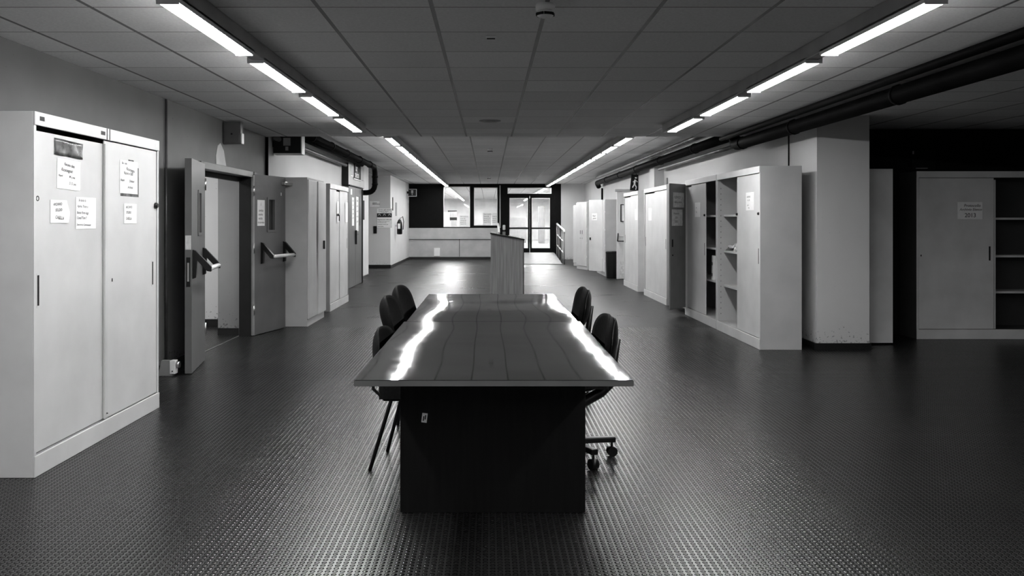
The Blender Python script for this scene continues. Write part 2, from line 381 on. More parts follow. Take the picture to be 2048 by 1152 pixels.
def window(nm, q, label):
    root = thing(nm, (q[0], YE + .03, q[2]), 0, label, 'window', kind='structure')
    W, H = q[1] - q[0], q[3] - q[2]
    f = .022
    MB().box(0, W, -.04, .03, 0, f).box(0, W, -.04, .03, H - f, H).box(0, f, -.04, .03, f, H - f).box(W - f, W, -.04, .03, f, H - f).done('frame', 'silver', root)
    MB().box(f, W - f, .0, .006, f, H - f).done('pane', 'glass', root)
window('window_1', W1, 'left far window with a bright corridor behind'); window('window_2', W2, 'right far window with two sheets taped to it'); window('window_3', TR, 'narrow transom window over the far glass door')
# far glazed double door
d = thing('door_1', (0, YE + .06, DO[2]), 0, 'black framed glazed double door at the end of the hall', 'door', kind='structure')
def leaf(x0, x1, panes):
    b = MB(); H = DO[3] - DO[2]; dz = DO[2]
    zs = [0] + [z - dz for p in panes for z in p[2:]] + [H]
    a0, a1 = panes[0][0], panes[0][1]
    b.box(x0, a0, -.03, .02, 0, H).box(a1, x1, -.03, .02, 0, H)
    for i in range(0, len(zs), 2): b.box(a0, a1, -.03, .02, zs[i], zs[i + 1])
    lf = b.done('leaf', 'far_dark', d)
    for p in panes:
        f = .02
        MB().box(p[0], p[1], -.038, .0, p[2] - dz, p[2] - dz + f).box(p[0], p[1], -.038, .0, p[3] - dz - f, p[3] - dz).box(p[0], p[0] + f, -.038, 0, p[2] - dz + f, p[3] - dz - f).box(p[1] - f, p[1], -.038, 0, p[2] - dz + f, p[3] - dz - f).done('glazing_bead', 'silver', lf)
        MB().box(p[0] + f, p[1] - f, -.006, 0, p[2] - dz + f, p[3] - dz - f).done('pane', 'glass', lf)
mid = fx(1059.5)
leaf(DO[0], mid - .003, [(fx(1019), fx(1056), fz(496.5), fz(458)), (fx(1019), fx(1056), fz(455), fz(396))])
leaf(mid + .003, DO[1], [(fx(1063.5), fx(1100), fz(496.5), fz(458)), (fx(1063.5), fx(1100), fz(455), fz(396))])
# corridor beyond the glass
CB = 54.0
struct(MB().box(-5.2, 5.2, YE + T, CB + .2, .10, .25).done('floor_corridor', mat('pale_corridor_floor', .35, .25)))
struct(MB().box(-5.2, 5.2, YE + .1, CB + .2, ZF, 3.0).done('ceiling_corridor', 'ceil_far'))
struct(MB().box(-5.2, -5.0, YE + T, CB, .25, ZF).box(5.0, 5.2, YE + T, CB, .25, ZF).box(-5.2, 5.2, CB, CB + .2, .25, ZF).done('wall_corridor', 'beyond'), 'bright walls of the corridor behind the glass', 'wall')

# ramp and rails
b = MB().prism_x([(28.15, .0), (28.15, .02), (31.4, .25), (YE, .25), (YE, 0)], .38, 2.36)
tag(b.done('ramp', mat('grey_ramp_covering', .22, .6), bev=.004), 'low grey access ramp rising to the far glass door', 'ramp')
def rail(x, label):
    t = thing('ramp_railing', (x, 28.2, 0), 0, label, 'railing', 'railings beside the ramp')
    MB().tube([(0, -.08, 1.02), (0, 0, 1.10), (0, 2.9, 1.30)], .032).done('handrail', 'white', t)
    for y in (0.02, 1.0, 2.0, 2.88):
        MB().tube([(0, y, 0.0 + .0), (0, y, 1.10 + y * .07)], .026, 8).done('post', 'grey', t)
    for z in (.35, .72): MB().tube([(0, .02, z), (0, 2.88, z + .2)], .02, 8).done('crossbar', 'white', t)
rail(2.42, 'pale tube railing on the right edge of the ramp')
rail(.32, 'pale tube railing left of the ramp behind the lectern')

# ------------------------------------------------------------------ light rows
def channel(x_in, sgn, y0, y1, zc, label):
    b = MB(); xo = x_in + sgn * .085
    b.box(min(x_in, xo), max(x_in, xo), y0, y1, zc - .10, zc - .001)
    return tag(b.done('light_channel', 'trunk', bev=.004), label, 'light channel', 'long channels carrying the ceiling lights')
def fixture(sgn, z, m, end=True):
    """origin at the inner edge of the light, underside at z=0 of root, runs along +y"""
    t = thing('ceiling_light', (0, 0, 0), 0, 'x', 'light')
    L = 1.31
    def bx(b, a, c, *r): return b.box(min(sgn * a, sgn * c), max(sgn * a, sgn * c), *r)
    bx(MB(), .008, .108, 0.012, L - .012, -.006, .022).done('diffuser', m, t, bev=.008)
    b = MB(); bx(b, 0, .006, 0, L, -.004, .026); bx(b, .109, .113, 0, L, .006, .026); bx(b, .0, .113, .0, L, .0225, .028); b.done('reflector', 'white', t)
    b = MB(); bx(b, 0.006, .112, 0, .012, -.010, .022); bx(b, .006, .112, L - .012, L, -.010, .022); b.done('end_cap', 'white', t)
    return t
def row(x_in, sgn, y0, n, step, z, m, side, where, grp):
    pr = fixture(sgn, z, m)
    names = ['nearest', 'second', 'third', 'fourth', 'fifth', 'sixth', 'seventh', 'eighth', 'ninth', 'tenth', 'eleventh', 'last', 'thirteenth']
    for k in range(n):
        o = pr if k == 0 else copy_tree(pr)
        o.location = (x_in, y0 + k * step, z)
        kk = k - (0 if where == 'beyond' or where == 'far' else 4)
        if where == 'near':
            lab = (names[kk] + ' strip light from the front in the ' + side + ' row of the near ceiling') if kk >= 0 else 'strip light overhead in the ' + side + ' row, behind the viewpoint'
        elif where == 'far':
            lab = (names[k] + ' strip light past the ceiling step in the ' + side + ' row')
        else: lab = names[k] + ' strip light in the corridor behind the glass, ' + side + ' row'
        tag(o, lab, 'light', grp)
hN, hF = 1.035, 1.25
for sgn, xi, side in ((-1, -1.46, 'left'), (1, 2.055, 'right')):
    channel(xi, sgn, -3.0, 10.38, ZN, 'grey channel along the near ceiling carrying the %s light row' % side)
    row(xi, sgn, 4.13 - 4 * 1.555, 8, 1.555, EYE + hN, 'tube', side, 'near', 'strip lights of the near %s row' % side)
    channel(xi, sgn, YS + .01, YE - .01, ZF, 'grey channel along the far ceiling carrying the %s light row' % side)
    row(xi, sgn, 13.12, 12, 1.54, EYE + hF, 'tube_far', side, 'far', 'strip lights of the far %s row' % side)
    row(xi, sgn, 33.2, 12, 1.6, 2.62, 'tube_beyond', side, 'beyond', 'strip lights of the corridor %s row' % side)

# ceiling devices
def detector(x, y, z, r, label, slots=True):
    t = thing('smoke_detector', (x, y, z), 0, label, 'smoke detector')
    MB().lathe((0, 0, 0), [(r * .9, 0), (r, -.01), (r * .97, -.032), (r * .8, -.036)]).done('base', 'white', t)
    MB().lathe((0, 0, 0), [(r * .72, -.034), (r * .8, -.046), (r * .86, -.052), (r * .84, -.064), (r * .5, -.072)]).done('sensing_head', 'white', t)
    b = MB()
    for k in range(6):
        a = k * math.pi / 3 + .3
        b.box(-.022, .022, r * .84 - .004, r * .84 + .003, -.063, -.049, Matrix.Rotation(a, 4, 'Z'))
    b.done('vent_slot', 'matblack', t)
    return t
detector(.297, 4.62, ZN, .052, 'round white smoke detector on the ceiling at the top of the view')
detector(.02, 16.4, ZF, .05, 'small white smoke detector just beyond the ceiling step')
detector(.0, 27, ZF, .06, 'tiny smoke detector near the far end of the ceiling')
t = thing('ceiling_sensor', (.012, 5.42, ZN), 0, 'small oblong white sensor on a near ceiling tile', 'sensor')
MB().box(-.032, .032, -.014, .014, -.014, 0).done('body', 'white', t, bev=.005); MB().box(-.026, .026, -.010, .010, -.020, -.0142).done('lens', 'black', t, bev=.003)
t = thing('ceiling_vent', (.01, 10.0, ZN), 0, 'faint round grey vent disc flush in the ceiling before the step', 'vent')
MB().lathe((0, 0, 0), [(.125, 0), (.125, -.006), (.10, -.010), (.09, -.004)]).done('rim', 'trunk', t); MB().lathe((0, 0, 0), [(.06, -.004), (.06, -.012), (.03, -.014)]).done('centre_disc', 'trunk', t)

# ------------------------------------------------------------------ pipes
def pipes(name, runs, label, cat='pipe', m='pipe', collars=None, grp=None):
    t = thing(name, runs[0][0][0], 0, label, cat, grp)
    o0 = Vector(runs[0][0][0])
    for pts, r, mm in runs:
        MB().tube([Vector(p) - o0 for p in pts], r, 14).done('pipe_run', mm, t)
    for (p, r, ax) in collars or []:
        p = Vector(p) - o0; dv = Vector(ax) * .02
        MB().tube([p - dv, p + dv], r, 14).done('collar', 'pipe', t)
    return t
def bend(a, c, b, n=6):
    a, c, b = Vector(a), Vector(c), Vector(b)
    return [tuple((a * (1 - t) + c * t) * (1 - t) + (c * (1 - t) + b * t) * t) for t in [i / n for i in range(n + 1)]]
big = [(3.28, 1.5, 2.41)] + [(3.28, 11.45, 2.41)] + bend((3.28, 11.5, 2.41), (3.28, 11.68, 2.41), (3.28, 11.68, 2.52))
pipes('ceiling_pipe', [(big, .075, 'pipe')], 'thick black pipe slung under the ceiling past the right pillar', collars=[((3.28, y, 2.41), .083, (0, 1, 0)) for y in (4.6, 7.0, 9.4, 11.3)])
pipes('ceiling_pipe', [([(3.43, 1.5, 2.47), (3.43, 11.8, 2.47)], .035, 'pipe')], 'slimmer dark pipe running between the thick black pipe and the wall')
pipes('ceiling_pipe', [([(3.13, 1.5, 2.505), (3.13, 11.8, 2.505)], .03, 'pipe'), ([(3.205, 1.5, 2.515), (3.205, 11.8, 2.515)], .022, 'pipe')], 'pair of thin dark pipes tight under the ceiling above the thick black pipe')
pipes('ceiling_pipe', [([(3.30, 12.0, 2.56), (3.30, 26.6, 2.56)] , .075, 'pipe'), (bend((3.30, 26.6, 2.56), (3.30, 26.8, 2.56), (3.38, 26.9, 2.45)), .075, 'pipe')], 'thick dark pipe along the right wall beyond the ceiling step', collars=[((3.30, y, 2.56), .085, (0, 1, 0)) for y in (14, 16.8, 19.5, 22, 24.5)])
pipes('ceiling_pipe', [([(3.14, 12.0, 2.66), (3.14, 25.5, 2.66)], .04, 'pipe_grey')], 'thinner grey pipe beside the thick pipe over the right cabinets')
pipes('ceiling_pipe', [([(3.42, 12.0, 2.44), (3.42, 17.6, 2.44)], .028, 'pipe_grey')], 'slim grey conduit clipped under the thick pipe on the right wall')
pipes('wall_conduit', [([(3.44, 26.6, 2.4), (3.44, 26.6, 2.0)], .03, 'pipe')], 'short dark vertical pipe stub at the end of the right pipes', cat='conduit')
lp = [(-2.64, 12.0, 2.65), (-2.64, 19.9, 2.65)] + bend((-2.64, 20.0, 2.65), (-2.64, 20.25, 2.65), (-2.64, 20.25, 2.45)) + [(-2.64, 20.25, 2.3)] + bend((-2.64, 20.25, 2.27), (-2.64, 20.25, 2.07), (-2.84, 20.4, 2.06)) + [(-3.0, 20.48, 2.06)]
pipes('ceiling_pipe', [(lp, .062, 'pipe')], 'black pipe along the left wall that elbows down beside the sign box', collars=[((-2.64, y, 2.65), .075, (0, 1, 0)) for y in (13, 14.6, 16.2, 17.8, 19.3)] + [((-2.64, 20.25, z), .072, (0, 0, 1)) for z in (2.42, 2.25)])
pipes('ceiling_pipe', [([(-2.93, 12.0, 2.54), (-2.93, 17.9, 2.54)], .035, 'pipe_grey')], 'slim grey pipe close to the left wall under the ceiling')
pipes('ceiling_pipe', [([(-2.83, 12.0, 2.66), (-2.83, 19.5, 2.66)], .05, 'pipe')], 'dark pipe tight under the far ceiling on the left')

# ------------------------------------------------------------------ cabinets
def frame_shell(W, D, H, z0, z1, t, side='cab_side', body='cab', inner='cab_in', back=True):
    pass
def sliding_cabinet(loc, rz, W, D, H, doors, label, shelves=(), plinth=.115, mats=('cab', 'cab_side'), group=None, keyhole=True, mull=True):
    """doors: (x0, x1, layer, handle_x or None)"""
    t = thing('sliding_door_cabinet', loc, rz, label, 'cabinet', group)
    s = .022; face, side = mats
    MB().box(0, s, 0, D, 0, H).box(W - s, W, 0, D, 0, H).box(s, W - s, 0, D, H - .02, H).box(s, W - s, D - .01, D, 0, H - .02).box(s, W - s, .02, D - .01, plinth - .02, plinth).done('body', side, t, bev=.002)
    MB().box(0, W, -.012, .0, H - .075, H).done('top_rail', face, t, bev=.003)
    MB().box(0, W, -.012, .0, 0, plinth).done('plinth', face, t, bev=.003)
    MB().box(0, .026, -.006, 0, plinth, H - .075).box(W - .026, W, -.006, 0, plinth, H - .075).done('stile', face, t, bev=.002)
    for (x0, x1, ly, hx) in doors:
        y = .002 + ly * .012
        dr = MB().box(x0, x1, y, y + .0105, plinth + .004, H - .079 if ly == 0 else H - .10).done('door', face, t, bev=.004)
        if hx is not None:
            MB().box(hx - .011, hx + .011, y - .002, y + .002, .93, 1.10).done('finger_slot', 'matblack', dr, bev=.003)
            MB().box(hx - .017 , hx + .017, y - .0012, y + .001, .92, 1.11).done('slot_surround', face, dr)
    for z in shelves:
        MB().box(s, W - s, .075, D - .012, z - .025, z).done('shelf', face, t, bev=.002)
    return t
def hinged_cabinet(loc, rz, W, D, H, label, z0=0.0, open_near=0, open_far=0, mats=('cab', 'cab_side'), group=None, near_right=True, slots=True, doors=2, shelves=(.5, .95, 1.4), bare=False):
    """doors hinge on the outer sides; open_* in degrees: x=0 side is 'far' for rz=RIGHT"""
    t = thing('hinged_door_cabinet', loc, rz, label, 'cabinet', group)
    s = .02; face, side = mats
    b = MB().box(0, s, 0, D, z0, H).box(W - s, W, 0, D, z0, H).box(s, W - s, 0, D, H - .03, H).box(s, W - s, D - .01, D, z0, H - .03).box(s, W - s, 0.0, D - .01, z0, z0 + .04)
    b.done('body', side, t, bev=.002)
    if z0 > .02:
        for x in (.04, W - .04):
            for y in (.05, D - .05): MB().tube([(x, y, 0), (x, y, z0)], .018, 8).done('foot', 'black', t)
    for z in shelves: MB().box(s, W - s, .04, D - .012, z - .02, z).done('shelf', side, t)
    hz0, hz1 = z0 + .03, H - .02
    if z0 < .02: MB().box(0, W, -.004, .0, 0, .09).done('plinth', face, t); hz0 = .10
    w = (W - .008) / 2
    for (hx, sg, ang) in (() if bare else ((0.002, 1, open_far), (W - .002, -1, open_near))):
        b = MB().box(min(0, sg * w), max(0, sg * w), -.02, 0, hz0, hz1)
        dr = b.done('door', face, t, bev=.003); dr.location = (hx, -.003, 0); dr.rotation_euler[2] = -sg * R(ang)
        if slots:
            c = sg * (w - .07)
            MB().box(c - .018, c + .018, -.0225, -.018, 1.02, 1.13).done('pull_slot', 'matblack', dr, bev=.004)
            MB().lathe((0, 0, 0), [(.012, 0), (.012, .008), (.006, .01)], 12).done('lock', 'black', dr, loc=(c, -.020, .90)).rotation_euler[0] = R(90)
        for z in (.35, .75, 1.15, 1.6): MB().tube([(0, -.012, z), (0, -.012, z + .05)], .008, 8).done('hinge', 'white', dr)
    return t

CL = -2.485
# the big notice cabinet, front left (front faces +x, local x runs away from the camera)
cab = sliding_cabinet((CL, 4.767, 0), LEFT, 1.80, .45, 2.0, [(.03, .93, 1, .082), (.89, 1.775, 0, 1.70)], 'large pale sliding-door cabinet with handwritten notices at the front left', mats=('cab_white', 'cab_white'))
MB().box(.885, .915, -.008, .0015, .118, 1.90).done('door_edge_strip', 'cab', cab, bev=.002)
MB().lathe((0, 0, 0), [(.004, 0), (.004, .008)], 10).done('screw', 'black', cab, loc=(.90, -.008, .155)).rotation_euler[0] = R(90)
b = MB()
for k in range(14):
    a0, a1 = 2 * math.pi * k / 14, 2 * math.pi * (k + 1) / 14
    pts = [(.075 + .015 * math.cos(a0), 1.525 + .015 * math.sin(a0)), (.075 + .015 * math.cos(a1), 1.525 + .015 * math.sin(a1)), (.075 + .011 * math.cos(a1), 1.525 + .011 * math.sin(a1)), (.075 + .011 * math.cos(a0), 1.525 + .011 * math.sin(a0))]
    b.poly(pts, (.0115, .0135))
b.done('lock_ring', 'matblack', cab)
MB().lathe((0, 0, 0), [(.022, 0), (.022, .012), (.014, .022)], 16).done('lock', 'black', cab, loc=(1.745, -.0, 1.515)).rotation_euler[0] = R(90)
MB().box(1.00, 1.012, -.0, .006, 1.0, 1.022).done('keyhole', 'matblack', cab)
for x0, x1, z, mm in ((.05, .10, 1.965, 'ink'), (.11, .17, 1.955, 'paper'), (.81, .87, 1.963, 'ink'), (.90, .93, 1.95, 'paper_grey'), (1.72, 1.745, 1.962, 'paper')):
    MB().box(x0, x1, -.0135, -.012, z - .012, z + .012).done('rail_sticker', mm, cab)
MB().box(.895, .9, -.015, -.012, 1.926, 1.998).box(.935, .94, -.015, -.012, 1.926, 1.998).done('rail_joint', 'ink', cab)

def sheet(loc, rz, W, H, lines, label, m='paper', ink='ink', curl=0.0, tilt=0.0, cut=None, cat='notice', name='paper_notice', group=None):
    """origin at the lower left corner of the sheet, facing local -y"""
    root = thing(name, loc, rz, label, cat, group); root.rotation_euler = (0, tilt, rz)
    def fn(u, v):
        c = curl * max(0, u - .6) ** 2 * (1 - v)
        return ((u * W - (cut or 0) * W * max(0, u - .9) * 5 * abs(v - .45)), -.0012 - c, v * H), (0, 1, 0)
    sh = MB().grid(fn, 8, 6, .001).done('sheet', m, root)
    for f_ in sh.data.polygons: f_.use_smooth = False
    if lines:
        o = lettering([(t, x * W, z * H, sz * H * 1.12, sh, ti) for (t, x, z, sz, sh, ti) in lines], root, ink); o.location.y = -.0022 - curl * .02
    return root
def side_sheet(X, px0, py0, px1, py1, yoff, rz, lines, label, **k):
    """photo corners: (px0, py0) lower near-left, (px1, py1) upper right, on plane x = X"""
    Y0, Z0 = on_side(X, px0, py0); Y1, Z1 = on_side(X, px1, py1)
    loc = (X, Y0 if rz == LEFT else Y0, Z0)
    return sheet((X, Y0, Z0), rz, abs(Y1 - Y0), Z1 - Z0, lines, label, **k)
XD0 = CL - .0015; XD1 = CL - .0135
HW = .25
p = side_sheet(XD1 + .001, 113.5, 376, 160, 322, 0, LEFT, [('Recano data', .28, .80, .13, HW, .06), ('Riconsegnati', .16, .60, .14, HW, .03), ('Nuovi', .05, .40, .10, HW, .0), ('M q ore', .50, .40, .11, HW, .04), ('D. D. ore', .50, .18, .11, HW, .04)], 'white handwritten notice under brown tape on the left cabinet door', tilt=.03)
Y0, Z0 = on_side(XD1, 108, 310); Y1, Z1 = on_side(XD1, 164, 302)
tp = MB().grid(lambda u, v: ((u * (Y1 - Y0), -.003 - .003 * math.sin(u * 7) ** 2 - .002 * math.sin(v * 5 + u * 9), v * .095), (0, 1, 0)), 14, 5, .001).done('tape_strip', 'tape', loc=(XD1, Y0, Z0 + .005), rz=LEFT)
tag(tp, 'wide wrinkled strip of shiny brown tape above the left handwritten notice', 'tape')
tp.rotation_euler = (0, .02, LEFT)
side_sheet(XD1 + .001, 100.5, 446, 138, 401, 0, LEFT, [('ARCHIVIO', .13, .74, .15, .1, -.05), ('STUDIO', .24, .50, .15, .1, -.04), ('CASELLA', .24, .20, .17, .1, .08)], 'white card reading ARCHIVIO STUDIO in capitals on the left sliding door', curl=.06, cut=.5, ink='ink_grey')
side_sheet(XD1 + .001, 151.5, 458, 191.5, 396, 0, LEFT, [('Se lascio la', .12, .87, .10, HW, .02), ('Aprire. Tirare e', .06, .68, .10, HW, .02), ('Buona Parte leggi', .04, .48, .10, HW, .02), ('ContaTTare !!', .04, .31, .10, HW, .0), ('Sono tra le Commissioni', .03, .11, .085, HW, .02)], 'large white handwritten note at the edge of the left sliding door', ink='ink_grey')
Yb, Zb = on_side(XD0, 241, 392); Yc, Zc = on_side(XD0, 277.5, 331)
bk = MB().box(0, Yc - Yb, -.0012, -.0002, 0, Zc - Zb - .02).box((Yc - Yb) * .42, (Yc - Yb) * .72, -.0012, -.0002, Zc - Zb - .03, Zc - Zb + .03).done('backing_card', 'tape', loc=(CL + .004 - .01 + .003, Yb, Zb), rz=LEFT)
tag(bk, 'dark backing card with a tape tab behind the right door notice', 'card')
side_sheet(XD0 + .0015, 239.5, 386, 275, 325, 0, LEFT, [('Ric - onu', .10, .88, .09, .1, .0), ('Riconsegna', .34, .72, .12, HW, .10), ('Nuovi e fatti', .20, .58, .12, HW, .02), ('Nuovi', .03, .36, .10, HW, -.02), ('Ordinari', .50, .35, .10, HW, .0), ('Archivio', .42, .16, .10, HW, .0)], 'white handwritten notice on a dark card on the right sliding door')
side_sheet(XD0 + .001, 248, 447, 273, 408, 0, LEFT, [('ARCHIVIO', .12, .76, .15, .1, -.02), ('STUDIO', .15, .50, .15, .1, .0), ('CASELLA', .12, .20, .16, .1, .02)], 'small white card with three words in capitals on the right sliding door', ink='ink_grey')

# cabinets down the left wall
c = hinged_cabinet((-2.41, 11.60, 0), LEFT, 1.16, .52, 1.98, 'pale cabinet with two buckled doors gaping apart, left wall', slots=False, mats=('cab', 'cab_side'), bare=True)
d1 = MB().poly([(.003, .10), (.57, .10), (.565, .45), (.545, .8), (.525, 1.15), (.53, 1.5), (.555, 1.8), (.57, 1.95), (.003, 1.95)], (-.022, -.002)).done('door', 'cab', c, bev=.003)
d2 = MB().poly([(.58, .10), (1.157, .10), (1.157, 1.95), (.58, 1.95), (.585, 1.7), (.60, 1.5), (.625, 1.15), (.61, .8), (.59, .45)], (-.034, -.014)).done('door', 'cab', c, bev=.003)
MB().box(.93, .96, -.06, -.034, 1.0, 1.12).done('handle', 'black', d2)
c = sliding_cabinet((-2.46, 13.5, 0), LEFT, 1.75, .50, 1.98, [(.03, .62, 0, None), (.60, 1.0, 1, None), (.95, 1.72, 0, 1.66)], 'pale cabinet with a key in its lock beside the dark double door', mats=('cab', 'cab_side'))
t = MB().tube([(.66, -.03, 1.50), (.66, .02, 1.50)], .02, 10).done('lock', 'black', c)
MB().box(.655, .665, -.045, -.03, 1.40, 1.50).done('key', 'black', t)
for (x0, x1) in ((.63, .80), (1.45, 1.68)):
    pr = sheet((-2.46 + .006, 13.5 + x0, 1.38), LEFT, x1 - x0, .34, None, 'blank white sheet on the %s door of the keyed left cabinet' % ('middle' if x0 < 1 else 'far'))

# right wall cabinets: local x=0 is the far end
CR = 2.95
c1 = sliding_cabinet((CR, 11.30, 0), RIGHT, 1.79, .45, 2.0, [(.89, 1.765, 0, 1.72), (.84, 1.72, 1, None)], 'open-shelved pale cabinet nearest the pillar, crumpled bag on its shelf', shelves=(.58, 1.02, 1.48))
c2 = sliding_cabinet((CR, 13.12, 0), RIGHT, 1.79, .45, 2.0, [(.36, 1.20, 0, 1.15), (.06, .94, 1, None)], 'half-open pale cabinet with a white folder inside, second from the pillar', shelves=(.60, 1.04, 1.48))
for c in (c1, c2):
    b = MB()
    for k in range(24): b.box(.024, .0245, .036, .042, .2 + k * .07, .215 + k * .07)
    b.done('shelf_slots', 'matblack', c)
    MB().box(.022, .024, .025, .07, .12, 1.9).done('shelf_strip', 'cab_side', c)
    MB().lathe((0, 0, 0), [(.016, 0), (.016, .012), (.01, .02)], 14).done('lock', 'black', c, loc=((.91 if c is c1 else 1.17), 0.0, 1.48)).rotation_euler[0] = R(90)
MB().lathe((0, 0, 0), [(.016, 0), (.016, .012), (.01, .02)], 14).done('lock', 'black', c1, loc=(1.74, 0.0, 1.48)).rotation_euler[0] = R(90)
def right_sheet(X, px_l, px_r, py_b, py_t, lines, label, **k):
    """on a plane facing -x: photo left is farther"""
    Yl, _ = on_side(X, px_l, py_b); Yr, Zb = on_side(X, px_r, py_b); _, Zt = on_side(X, (px_l + px_r) / 2, py_t); _, Zb2 = on_side(X, (px_l + px_r) / 2, py_b)
    return sheet((X, Yl, Zb2), RIGHT, Yl - Yr, Zt - Zb2, lines, label, **k)
TXT = [('ARCHIVIO', .12, .70, .13, .1, 0), ('N. 1-20', .2, .52, .12, .1, 0), ('a. 2014', .15, .25, .09, .1, 0), ('ufficio', .3, .10, .09, .1, 0)]
right_sheet(CR + .001, 1492, 1508, 420.5, 384.5, TXT, 'white notice on the closed door beside the crumpled bag', ink='ink_grey')
right_sheet(CR + .001, 1390, 1400.5, 434, 405, [('uffici', .2, .6, .12, .1, 0), ('2012', .2, .3, .12, .1, 0)], 'white notice on the closed door of the half-open cabinet', ink='ink_grey')
# crumpled bag / papers on the shelf
def crumple(u, v):
    a = (u - .5) * 2; h = max(0, (1 - abs(a) ** 3)) * .10 * (1 + .3 * math.sin(9 * u + 3 * v) + .25 * math.sin(17 * v + 5 * u))
    return (u * .46 + .02 * math.sin(9 * v), v * .26 + .02 * math.sin(11 * u), h * math.sin(math.pi * min(1, v * .9 + .08)) ** .5 + .002), (0, 0, -1)
def crumple_fn(u, v):
    p, q = crumple(u, v); return p, q
b = MB()
for i in range(15):
    for j in range(0): pass
A = b.grid(crumple_fn, 18, 12, .002)
o = b.done('crumpled_bag', mat('crumpled_white_plastic', .7, .35, var=.45, scale=22), loc=(CR + .09, 11.25, 1.022), rz=RIGHT)
tag(o, 'crumpled whitish bag lying on the middle shelf of the open cabinet', 'bag')
b = MB()
for k in range(5):
    b.box(0, .30 - .02 * k, .0, .22, .008 * k, .008 * k + .007, Matrix.Rotation(.05 * (k - 2), 4, 'Z'))
tag(b.done('paper_stack', 'paper_grey', loc=(CR + .12, 10.75, 1.022), rz=RIGHT), 'small stack of loose papers beside the crumpled bag on the shelf', 'papers')
f = thing('document_folder', (CR + .10, 12.05, .602), RIGHT, 'white folder leaning upright inside the half-open cabinet', 'folder'); f.rotation_euler[1] = .06
MB().box(.05, .12, 0, .26, 0, .33).done('cover', 'paper', f, bev=.004); MB().box(.055, .115, -.003, .0, .05, .09).box(.055, .115, -.003, 0, .20, .24).done('spine_label', 'ink_grey', f)

# cabinet with the swung-open door
c = hinged_cabinet((CR, 14.15, 0), RIGHT, 1.02, .45, 1.97, 'narrow cabinet with its dark door swung wide open into the hall', z0=.08, open_near=140, open_far=0, mats=('cab', 'cab_side'))
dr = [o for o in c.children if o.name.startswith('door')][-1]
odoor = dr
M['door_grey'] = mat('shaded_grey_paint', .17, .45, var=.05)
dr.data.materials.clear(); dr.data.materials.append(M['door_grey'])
def on_open_door(x, z, W, H, lines, label, m):
    bpy.context.view_layer.update()
    mw = odoor.matrix_world
    return sheet(tuple(mw @ Vector((x, -.0205, z))), mw.to_euler()[2], W, H, lines, label, m=m, ink='ink_grey')
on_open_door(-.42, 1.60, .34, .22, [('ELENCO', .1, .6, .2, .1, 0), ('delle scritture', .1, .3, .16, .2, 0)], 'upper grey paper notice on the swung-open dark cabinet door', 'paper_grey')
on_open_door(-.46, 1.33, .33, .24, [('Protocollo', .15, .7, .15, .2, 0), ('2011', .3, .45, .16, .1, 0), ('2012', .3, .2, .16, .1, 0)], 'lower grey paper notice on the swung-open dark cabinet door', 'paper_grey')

c = sliding_cabinet((CR, 16.60, 0), RIGHT, 2.10, .45, 2.0, [(.03, 1.05, 1, .06), (1.0, 2.07, 0, 2.0)], 'closed white sliding-door cabinet behind the swung-open dark door', mats=('cab_white', 'cab_white'))
right_sheet(CR + .013, 1297, 1303.5, 441, 416, None, 'small blank white sheet on the closed white sliding cabinet')
c = sliding_cabinet((CR, 19.10, 0), RIGHT, 1.80, .40, 2.0, [(.03, .90, 1, .07), (.86, 1.77, 0, None)], 'streaked white sliding-door cabinet next to the white exit door', mats=('cab_white', 'cab'))
right_sheet(CR + .001, 1270, 1275, 440, 418, None, 'pale sheet on the streaked cabinet near the exit door')

# distant right group
hinged_cabinet((CR, 23.9, 0), RIGHT, 1.75, .36, 1.95, 'white cabinet behind the black bin with one door ajar', open_near=0, open_far=0, mats=('cab_white', 'cab_side'), slots=False)
dl = thing('cabinet_door', (2.93, 22.55, .1), 0, 'wide white cabinet door standing ajar with a square notice and padlock', 'door')
dl.rotation_euler[2] = math.atan2(.46, -.32) + 0
M['door_far'] = M['cab_white']
# panel in local xz plane from hinge outwards
MB().box(0, .52, -.012, .012, 0, 1.85).done('panel', 'cab_white', dl, bev=.003)
MB().box(.44, .48, .012, .03, .80, .87).done('padlock', 'black', dl, bev=.003)
for z in (.3, 1.5): MB().tube([(0, 0, z), (0, 0, z + .06)], .016, 8).done('hinge', 'cab', dl)
def facing_sheet(px0, px1, py0, py1, Y, lines, label, m='paper', **k):
    x0, z0 = on_front(Y, px0, py0); x1, z1 = on_front(Y, px1, py1)
    return sheet((x0, Y, z0), 0, x1 - x0, z1 - z0, lines, label, m=m, **k)
sheet(tuple(Vector((2.93, 22.55, 1.42)) + Vector((-.571, .821, 0)) * .40 + Vector((-.821, -.571, 0)) * .014), math.atan2(.46, -.32) + math.pi, .20, .18, [('Bagni', .15, .55, .28, .2, 0), ('guasti', .2, .2, .26, .2, 0)], 'square white notice on the far white door left of the bin', ink='ink_grey')
a = math.atan2(25.8 - 25.0, 2.59 - 2.81)
r1 = hinged_cabinet((2.59, 25.8, 0), a + math.pi, .83, .36, 1.95, 'white far cabinet with two recessed pull slots, standing askew', mats=('cab_white', 'cab'), slots=True)
r2 = hinged_cabinet((2.66, 27.45, 0), a + math.pi + .1, .8, .4, 1.9, 'farthest white cabinet on the right with a small notice', mats=('cab_white', 'cab'), slots=False)
bpy.context.view_layer.update()
sheet(tuple(r2.matrix_world @ Vector((.50, -.0255, 1.30))), r2.rotation_euler[2], .16, .26, None, 'narrow white notice on the farthest right cabinet')

